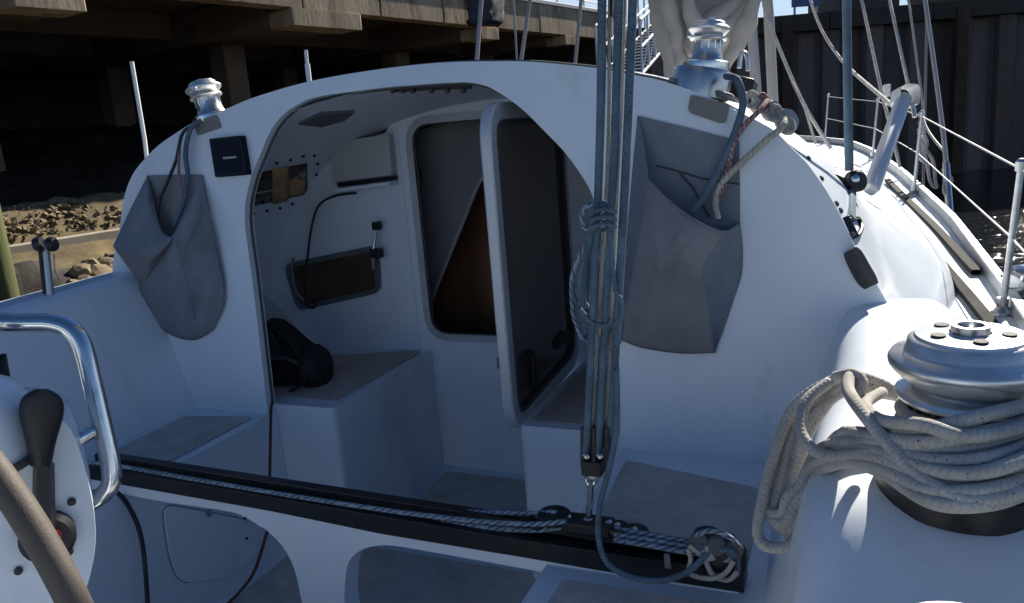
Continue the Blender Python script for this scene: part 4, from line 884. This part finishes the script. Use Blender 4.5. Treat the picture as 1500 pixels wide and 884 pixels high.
MB().loft([[onped(x+dx, y, o_) for dx, o_ in ((-wd, .022), (-wd*.6, .04), (wd*.6, .04), (wd, .022), (wd*.6, .010), (-wd*.6, .010))] for x, y, wd in ((64, 785, 19), (64, 735, 17), (64, 690, 16), (64, 678, 16))], True).build('lever', BLKPL, tl, smooth=60)
MB().loft([[onped(x+dx*wd, y, o_+.012) for dx, o_ in ((-1, .03), (-.75, .046), (0, .056), (.75, .046), (1, .03), (.75, .012), (0, .004), (-.75, .012))] for x, y, wd in ((60, 684, 17), (60, 679, 18), (60, 655, 22), (60, 632, 29), (60, 610, 37), (61, 592, 37), (61, 578, 30), (61, 570, 10))], True).build('knob', BLKPL, tl, smooth=80, subd=1)
GD = 1.2
_g0 = dp(-220, 478, GD+.25); gr = [V((_g0.x-.09, _g0.y, .93)), V((_g0.x-.085, _g0.y, _g0.z-.45)), V((_g0.x-.07, _g0.y, _g0.z-.07)), _g0, dp(-120, 472, GD+.12), dp(-20, 472, GD), dp(40, 473, GD), dp(78, 474, GD), dp(105, 484, GD), dp(122, 510, GD), dp(136, 565, GD), dp(150, 625, GD), dp(162, 680, GD), dp(163, 706, GD), dp(152, 724, GD), dp(128, 738, GD), dp(90, 752, GD-.02)]
MB().tube(spline(gr, 7), .0142, 14).build('guard_rail', CHROME, ped, smooth=180)
MB().tube([dp(152, 626, GD), dp(128, 636, GD-.01), dp(104, 650, GD-.05)], .011, 12).build('rail_brace', CHROME, ped, smooth=180)
MB().tube([dp(-4, 520, 1.2), dp(4, 568, 1.2), dp(6, 610, 1.2)], .012, 10).build('guard_strap', BLKPL, ped, smooth=180)
wh_ = bpy.data.objects.new('steering_wheel', None); COL.objects.link(wh_); wh_.parent = Y; wh_.matrix_parent_inverse = PINV[Y.name]
wy = .47; a, b_ = oy(0, 690+8, wy), oy(110, 884, wy); tg = (b_-a).normalized(); nr = V((-tg.z, 0, tg.x)); nr = nr if nr.x < 0 else -nr
RW = .50; mid = oy(60, 792, wy); cen = mid+nr*(RW-.0)
MB().tube([cen+V((math.cos(t_)*RW, 0, math.sin(t_)*RW)) for t_ in [i*2*math.pi/96 for i in range(96)]], .0155, 14, True).build('rim', LEATHER, wh_, smooth=180)
for i in range(5):
    t_ = .15+i*2*math.pi/5; MB().tube([cen, cen+V((math.cos(t_)*RW, 0, math.sin(t_)*RW))], .008, 8).build('spoke', STEEL, wh_)
MB().lathe([(.05, -.03), (.05, .03)], cen, (0, 1, 0), 20).build('hub', STEEL, wh_)
# ---- stanchion post with black clamp on the port coaming, antennas
ps = bpy.data.objects.new('lifebuoy_post', None); COL.objects.link(ps); ps.parent = Y; ps.matrix_parent_inverse = PINV[Y.name]
PDp = 2.62
MB().tube([dp(66, 352, PDp), dp(76, 452, PDp)], .012, 10).build('post', ALU, ps)
MB().tube([dp(60, 362, PDp+.03), dp(70, 455, PDp+.03)], .010, 8).build('strap', BLKPL, ps)
for x in (57, 76): MB().lathe([(.022, -.012), (.026, 0), (.022, .012)], dp(x, 358, PDp-.02), V((.8, .4, .1)), 14).build('clamp', BLKPL, ps, smooth=60)
MB().tube(spline([dp(79, 372, PDp), dp(80, 395, PDp), dp(85, 408, PDp), dp(84, 412, PDp)], 5), .003, 6).build('lanyard', R_GREY, ps)
an = MB().tube([dp(193, 91, 3.05), dp(212, 206, 3.05), dp(216, 240, 3.05)], .0078, 8).build('antenna', WHITEP, Y, label='white rod antenna beyond port edge of doghouse')
an = MB().tube([dp(448, 74, 3.4), dp(450, 96, 3.4)], .0075, 8).build('antenna', WHITEP, Y, label='short white antenna above the doghouse roof'); MB().tube([dp(450, 94, 3.4), dp(454, 128, 3.4)], .011, 8).build('sleeve', WHITEP, an)
# ---- backpack on the port saloon seat
bp_ = thing('backpack', 'black backpack slumped on the port saloon seat', 'bag', oz(420, 585, 1.455))
c0 = oz(415, 560, 1.45); rr_ = []
prof = [((-.00, 0), .125, .085), ((0, .02), .135, .095), ((-.005, .07), .132, .095), ((-.02, .12), .118, .085), ((-.04, .155), .09, .07), ((-.055, .20), .062, .055), ((-.07, .235), .035, .035), ((-.075, .245), .01, .01)]
cb = V((-.80, 2.36, 1.449))
for (dx, z), rx, ry in prof:
    row = []
    for i in range(28):
        a = 2*math.pi*i/28; ca, sa = math.cos(a), math.sin(a)
        e = .75; x = math.copysign(abs(ca)**e, ca)*rx; y = math.copysign(abs(sa)**e, sa)*ry
        k = 1+.10*noise.noise(V((ca*2, sa*2, z*14)))
        row.append(cb+V((dx+x*k, y*k, z)))
    rr_.append(row)
MB().loft(rr_, True).build('body', BAGM, bp_, smooth=80)
MB().tube(spline([cb+V((-.06, -.05, .20)), cb+V((-.01, -.075, .22)), cb+V((.05, -.07, .17)), cb+V((.09, -.085, .12))], 6), .012, 8).build('strap', BAGM, bp_, smooth=180)
MB().slab(round_poly([cb+V((-.06, -.093, .03)), cb+V((.08, -.093, .03)), cb+V((.075, -.09, .09)), cb+V((-.05, -.09, .09))], .02, 4), (0, -.022, 0)).build('pocket', BAGM, bp_, bevel=.008)
MB().loft([[cb+V((dx+x, -.094+y, z)) for dx, y in ((-.055, .006), (-.05, -.004), (.045, -.004), (.05, .006))] for x, y, z in ((-.03, .012, .135), (-.04, .022, .16), (-.055, .04, .195), (-.06, .05, .215))]).build('lid', mat('lid_nylon', (.035, .038, .045), .6, bump=.3, bscale=300), bp_, smooth=60, solid=.01)
MB().tube(spline([cb+V((-.11, -.07, .02)), cb+V((-.10, -.10, .08)), cb+V((-.06, -.105, .12)), cb+V((.02, -.11, .13)), cb+V((.10, -.10, .10))], 6), .007, 8).build('piping', mat('piping_grey', (.06, .062, .07), .6), bp_, smooth=180)
MB().tube(spline([cb+V((.12, -.085, .11)), cb+V((.15, -.11, .07)), cb+V((.13, -.13, .03)), cb+V((.08, -.15, .006))], 6), .006, 8).build('strap', BAGM, bp_, smooth=180)
MB().lathe([(.07, -.04), (.085, -.02), (.088, .02), (.07, .045)], cb+V((.115, -.03, .065)), (1, .2, .1), 18).build('side_pouch', BAGM, bp_, smooth=60)
MB().slab([cb+V((-.05, -.089, .105)), cb+V((.03, -.089, .11)), cb+V((.03, -.084, .125)), cb+V((-.05, -.084, .12))], (0, -.006, 0)).build('reflective_patch', mat('patch_grey', (.12, .13, .15), .5), bp_)
# small dark fittings on the seat back beyond the jamb
MB().slab([oa(362, 388, .02), oa(383, 388, .02), oa(386, 412, .02), oa(364, 412, .02)], AN*.03).build('socket_box', BLKPL, Y, bevel=.004)
MB().box(oa(365, 368, .03), (.035, .03, .045)).build('socket_switch', BLKPL, Y, bevel=.004)
# round moulding below the port (white)
mo = [oa(355, 414), oa(385, 416), oa(420, 432), oa(450, 462), (oa(468, 500)), oa(472, 530)]
MB().slab(spline(mo, 4)+[oa(355, 540)], AN*.11).build('berth_moulding', GELIN, Y, bevel=.02, seg=3)
# ---- cable and hose
rope('power_cable', [oy(399, 588, 2.10), oy(397, 600, 2.04), oy(396, 645, 1.93), oy(395, 700, 1.85), oy(394, 760, 1.6), oy(388, 790, 1.62), oy(372, 838, 1.66), oy(352, 866, 1.68), oy(330, 888, 1.70)], .0052, CABLE, 'thin maroon cable hanging from jamb behind the traveller to the sole', 'cable')
rope('drain_hose', [ox(172, 722, -.66), ox(184, 735, -.665), ox(200, 765, -.66), ox(209, 800, -.655), ox(214, 850, -.65), ox(217, 900, -.65)], .0065, HOSE, 'dark hose curving down the port seat front', 'hose')
# ---- starboard side: genoa track, rails, shroud gear
gtr = MB(); 
ga = [oz(x, y, zd(yy)+.006) for x, y, yy in ((1283, 266, 6.3), (1310, 296, 5.2), (1350, 340, 4.3), (1392, 392, 3.7), (1440, 447, 3.05), (1500, 520, 2.6))]
gpts = spline(ga, 6)
rows = []
for i, p in enumerate(gpts):
    t_ = (gpts[min(i+1, len(gpts)-1)]-gpts[max(0, i-1)]).normalized(); s_ = V((t_.y, -t_.x, 0))
    rows.append([p+s_*.01, p+s_*.01+V((0, 0, .02)), p+s_*.05+V((0, 0, .02)), p+s_*.05])
TRK = mat('weathered_track', (.014, .013, .013), .85, var=.3, vscale=10, spec=.2)
MB().loft(rows, True).build('genoa_track', TRK, Y, bevel=.002)
rows = [[q+V((.065, 0, -.004)) for q in (r_[0], r_[1])] + [q+V((.10, 0, -.004)) for q in (r_[1], r_[0])] for r_ in rows[:20]]
MB().loft(rows, True).build('grab_strip', mat('grey_strip', (.03, .028, .027), .85, spec=.2), Y)
# pole end leaning over the side deck
sp = thing('spinnaker_pole', 'grey alloy pole leaning over the starboard side deck', 'pole', dp(1272, 272, 3.4))
MB().bar(dp(1275, 280, 3.3), dp(1325, 142, 3.7), .062, .062, FWD).build('tube', ALUW, sp, bevel=.02, seg=4)
MB().loft([[dp(1325, 142, 3.7)+RGT*dx+UPV*dz+FWD*.05*k for dx, dz in ((-.045, -.03), (-.04, .035), (-.01, .05), (.04, .045), (.05, .02), (.045, -.05))] for k in (-1, 1)], True).add([], []).build('end_fitting', ALUW, sp, smooth=60, bevel=.01)
MB().tube([dp(1336, 150, 3.65), dp(1340, 172, 3.65)], .010, 8).build('pin', STEEL, sp)
# blue rope and snatch block at the bulkhead edge, laid on the surfaces they are bolted to
from mathutils.bvhtree import BVHTree
bpy.context.view_layer.update(); _dg = bpy.context.evaluated_depsgraph_get()
_trees = [(BVHTree.FromObject(o_, _dg), o_.matrix_world.copy()) for o_ in bpy.data.objects if o_.name in ('coachroof', 'doghouse_bulkhead', 'coaming', 'side_deck', 'foredeck')]
def hit(x, y, off=.02):
    d_ = ray(x, y); L_ = d_.length; best = 2.4
    for tr_, mw in _trees:
        iv = mw.inverted(); h = tr_.ray_cast(iv @ EYE, (iv.to_3x3() @ d_).normalized())
        if h[3] is not None and h[3] > .3: best = min(best, h[3]/L_)
    return dp(x, y, best-off)
HB_ = 0
h0 = hit(1246, 262, .05); dep = (h0-EYE).dot(FWD)
rope('barber_hauler', [dp(1239, -60, dep-.04), dp(1240, 0, dep-.04), dp(1242, 150, dep-.02), dp(1244, 250, dep-.02)], .0125, R_BLUE, 'blue grey line rising from snatch block at starboard bulkhead edge', sm=False)
sn = thing('snatch_block', 'black snatch block with shackle at starboard edge of bulkhead', 'block', hit(1248, 335))
MB().lathe([(.026, -.018), (.033, -.012), (.033, .012), (.026, .018)], dp(1253, 266, dep-.01), -FWD+RGT*.3, 22).build('sheave_cheek', BLKPL, sn, smooth=40)
MB().lathe([(.012, .0), (.012, .012), (.006, .014)], dp(1251, 263, dep-.03), -FWD, 14).build('pin', CHROME, sn)
MB().bar(dp(1248, 280, dep), hit(1246, 322, .03), .022, .018, FWD).build('strop', R_BLUE, sn, bevel=.004)
MB().tube(spline([hit(1243, 322, .03), hit(1256, 320, .03), hit(1262, 332, .03), hit(1257, 345, .03), hit(1247, 343, .03)], 6), .006, 8).build('shackle', BLACK, sn)
MB().bar(hit(1237, 318, .02), hit(1253, 350, .02), .020, .016, FWD).build('pad_eye', BLACK, sn, bevel=.003)
MB().bar(dp(1206, 250, dep+.02), dp(1246, 270, dep-.01), .018, .018).build('lever_arm', BLKPL, sn, bevel=.005)
# chafe pad at the bulkhead corner
MB().loft([[hit(x, y, .03)+RGT*(dx*s_*.0018)-UPV*(dy*s_*.0018)-FWD*o_ for dx, dy, o_ in ((-10, 4, -.02), (-6, -4, .012), (6, -9, .012), (11, -6, -.02), (6, 2, -.05), (-6, 8, -.05))] for x, y, s_ in ((1250, 367, .6), (1255, 374, 1.0), (1266, 396, 1.0), (1276, 412, 1.05), (1282, 420, .6))], True).build('chafe_pad', RUBBER, Y, smooth=180, subd=2)
for x, y in ((1181, 233), (1200, 262), (1222, 299), (1228, 309)): MB().lathe([(.008, 0), (.008, .004), (.003, .006)], hit(x+3, y, .004), (1, -.2, .6), 10).build('roof_bolt', BLACK, Y)
# stanchions and lifelines
def stn(x, yb, yt, z=None, r=.0125, xb=None, d=None):
    return [dp(xb if xb else x, yb, d), dp(x, yt, d)]
st = []
for (x, y, nm) in ((1220, 217, 0), (1303, 258, 0), (1384, 312, 0), (1489, 415, 0)): pass
SX = [(9.3, .50), (7.6, .50), (5.6, .50), (3.02, .50), (1.2, .50), (-.8, .50)]
tops = {1: [], -1: []}; mids = {1: [], -1: []}
for sg in (1, -1):
    for (y, h) in (SX if sg > 0 else SX[:2]):
        x = sg*(hb(y)-.06); z = zd(y); b_ = MB().tube([V((x, y, z)), V((x+sg*.03, y, z+h))], .0105, 10).build('stanchion', STEEL, Y, smooth=60)
        MB().lathe([(.035, 0), (.035, .012), (.018, .03), (.018, .06)], V((x, y, z-.003)), (0, 0, 1), 14).build('socket', STEEL, b_, smooth=40)
        MB().lathe([(.018, -.02), (.018, .01), (.008, .02), (0, .021)], V((x+sg*.03, y, z+h)), (0, 0, 1), 12).build('cap', STEEL, b_)
        tops[sg].append(V((x+sg*.03, y, z+h-.015))); mids[sg].append(V((x+sg*.015, y, z+h*.52)))
    for L in (tops, mids): MB().tube(L[sg], .0034, 6).build('lifeline', mat('lifeline_wire', (.38, .38, .37), .5, .3), Y, smooth=180)
# standing rigging and loose lines on the starboard side
WIRE = mat('wire_rope', (.42, .41, .40), .5, .25, var=.15, vscale=30)
def wire(name, pts, d, r, mt=WIRE, lab=None):
    return MB().tube(spline(up_on([dp(x, y, dd) for (x, y), dd in zip(pts, d)]), 5), r, 7).build(name, mt, Y, smooth=180, label=lab)
wire('shroud', [(1345, -60), (1355, 0), (1382, 200), (1389, 300)], [6.1, 6, 5.4, 5.1], .016)
wire('shroud', [(1357, -30), (1357, 60), (1353, 240), (1352, 300)], [6.3, 6.2, 6.0, 5.9], .010, mat('rod_brown', (.25, .2, .17), .6))
wire('shroud', [(1326, -20), (1333, 15), (1350, 140), (1356, 185), (1385, 225)], [6.4, 6.3, 5.9, 5.7, 5.4], .009)
wire('shroud', [(1255, -30), (1262, 0), (1290, 130), (1300, 170), (1318, 245)], [6.3, 6.2, 5.8, 5.6, 5.5], .012, R_WHT)
tk = [rope('spreader_line', [dp(1300, -20, 4.6), dp(1303, 0, 4.5), dp(1332, 132, 3.75)], .009, R_WHT, 'white line running down to the head of the grey pole', sm=False)]
rope('topping_line', [dp(1180, -20, 6.2), dp(1187, 0, 6.1), dp(1204, 45, 6.0), dp(1237, 93, 5.6), dp(1305, 153, 4.2), dp(1320, 165, 3.75)], .0115, R_WHT, 'slack white line sagging from above toward the grey pole')
rope('jib_sheet', [dp(1112, -30, 7.2), dp(1120, 10, 7.1), dp(1135, 55, 7.0), dp(1176, 150, 6.8), dp(1217, 218, 6.8)], .0165, R_WHT, 'white line slanting down from mast to the stanchion on foredeck')
rope('jib_sheet', [dp(1160, 120, 6.7), dp(1178, 155, 6.65), dp(1195, 211, 6.6)], .011, R_GREY, 'short grey line beside the slanting white line on foredeck', sm=False)
# coiled tails on the chainplates
for k, (x0, y0, x1, y1) in enumerate(((1350, 180, 1356, 238), (1352, 200, 1372, 275), (1386, 238, 1392, 290))):
    rope('shroud_lashing', [dp(x0-3, y0, 5.2), dp(x0+4, y0+18, 5.15), dp((x0+x1)/2+5, (y0+y1)/2, 5.15), dp(x1-2, y1-10, 5.1), dp(x1, y1, 5.1), dp(x1-9, y1-8, 5.1), dp((x0+x1)/2-5, (y0+y1)/2, 5.15), dp(x0-4, y0+10, 5.2)], .011, (R_WHT, R_GREY, R_TAN)[k], ('white lashing hanging on the inboard shroud above side deck', 'grey tail slanting from shroud to the toe rail', 'tan lashing twisted on outer shroud at the toe rail')[k], m_=5)
tb = MB().tube([dp(1386, 240, 5.2), dp(1392, 322, 5.0)], .022, 10).build('turnbuckle', STEEL, Y, smooth=60)
MB().box(dp(1388, 322, 4.75), (.10, .12, .08)).build('chainplate', BLACK, Y, bevel=.02)
MB().box(dp(1299, 133, 5.9), (.055, .05, .09)).build('rail_light', WHITEP, Y, bevel=.01)
# winch hand rail / car at the right edge
MB().lathe([(.06, 0), (.075, .03), (.07, .07), (.045, .10), (0, .11)], dp(1502, 432, 2.75), (0, .1, 1), 24).build('deck_winch', CHROME, Y, smooth=60)
MB().tube(spline([dp(1468, 408, 2.9), dp(1482, 400, 2.9), dp(1500, 388, 2.9)], 4), .014, 8).build('winch_handle', BLKPL, Y)
MB().tube(spline([dp(1400, 345, 4.3), dp(1420, 380, 3.8), dp(1450, 425, 3.3), dp(1500, 487, 2.75)], 6), .010, 8).build('deck_line', R_WHT, Y, smooth=180)
# ---- rig above: mast, boom and sail
MASTP = V((.0, 5.9, 0))
MB().loft([[MASTP+V((math.cos(a)*.075, math.sin(a)*.11, z)) for a in [2*math.pi*i/20 for i in range(20)]] for z in (1.9, 14)], True).build('mast', ALUW, Y, smooth=60)
B0, B1 = V((.02, 5.75, 3.30)), V((.86, 1.15, 3.12))
MB().tube([B0, B1], .085, 16).build('boom', ALUW, Y, smooth=60)
rws = []
for i in range(34):
    u = i/33; c = B0.lerp(B1, .03+.92*u)+V((0, 0, .10)); tt = (B1-B0).normalized(); sx = tt.cross(V((0, 0, 1))).normalized()
    row = []
    for k in range(30):
        a = 2*math.pi*k/30; r = (.30-.13*u)*(1+.22*math.sin(3*a+u*9)+.25*noise.noise(V((math.cos(a)*1.3, math.sin(a)*1.3, u*7))))
        row.append(c+sx*(math.cos(a)*r*1.25+.30*math.sin(math.pi*u))+V((0, 0, 1))*(math.sin(a)*r*1.5+.20))  # bulk widened to starboard, out of view, to shade pedestal and wheel
    rws.append(row)
ms_ = thing('mainsail', 'beige sailcloth gathered in heavy folds above the doghouse roof', 'sail', dp(1030, 90, 5.2))
MB().loft(rws, True).build('flaked_sail', SAIL, ms_, smooth=180)
rws = []
for i in range(40):
    u = i/39; py = -230+360*u
    row = []
    cx = 1036-12*u; hw = 74*(1-.62*max(0, (u-.45)/.55)**1.1)
    c = dp(cx, py, 5.1)
    for k in range(72):
        a = 2*math.pi*k/72
        f = .86+.42*abs(math.sin(2.5*a+1.1+u*3.2))**.7+.10*math.sin(9*a-u*6)+.34*noise.noise(V((math.cos(a)*1.6, math.sin(a)*1.6, u*3.2)))
        r = hw*5.1/FPX*f
        row.append(c+RGT*(math.cos(a)*r)+FWD*(math.sin(a)*r*.9)+UPV*(.03*math.sin(5*a+u*8)))
    rws.append(row)
MB().loft(rws, True).build('hanging_fold', SAIL, ms_, smooth=180, solid=.004)
for k, (P_, r0_) in enumerate((([(972, -40), (984, 22), (1010, 52), (1050, 30), (1092, -10), (1120, -50)], .075), ([(980, -30), (994, 40), (1022, 70), (1066, 44), (1104, 2), (1125, -30)], .060), ([(970, -60), (980, 10), (992, 60), (1002, 96)], .055), ([(1122, -60), (1098, 20), (1080, 62), (1062, 100)], .050), ([(1000, -60), (1010, 10), (1024, 60), (1030, 100)], .055))):
    Q_ = spline([dp(x, y, 4.72-.03*k) for x, y in P_], 9)
    b = MB(); b.tube(Q_, lambda t, r0_=r0_, k=k: r0_*(.55+.45*math.sin(math.pi*min(1, max(0, t))))*(1+.3*noise.noise(V((t*6, k*3.1, 0)))), 14)
    b.v = [p+(RGT*noise.noise(p*9)+UPV*noise.noise(p*9+V((5, 1, 2))))*.028 for p in b.v]
    b.uv = {}; b.build('drooping_fold', SAIL, ms_, smooth=180)
MB().tube(spline([dp(975, 10, 4.7), dp(984, 40, 4.68), dp(988, 70, 4.7), dp(990, 100, 4.72)], 5), .018, 8).build('tie', mat('sail_tie', (.55, .52, .46), .8), ms_, smooth=180)
# uprights forward
for i, (xa, xb, d) in enumerate(((1100, 1110, 7.0), (1126, 1133, 7.1))):
    MB().tube(up_on([dp(xa-14, -130, d), dp(xa, 20, d), dp(xb, 165, d)], 2.4), .046, 14).build('inner_shroud_cover', mat('cover_grey', (.40, .39, .38), .7, var=.1, vscale=9), Y, smooth=60, label=('nearer' if i == 0 else 'outer')+' grey upright tube forward of the sail')
# shrouds crossing above the roof
for k, (p, q, r) in enumerate((((708, -40), (697, 105), .017), ((782, -40), (761, 105), .015), ((750, -40), (758, 105), .008), ((855, -40), (841, 110), .014))):
    MB().tube(up_on([dp(*p, 5.6), dp(*q, 5.6)]), r, 8).build('backstay', mat('stay_wire', (.33, .33, .33), .5, .5), Y, smooth=60)
bpy.context.view_layer.update()
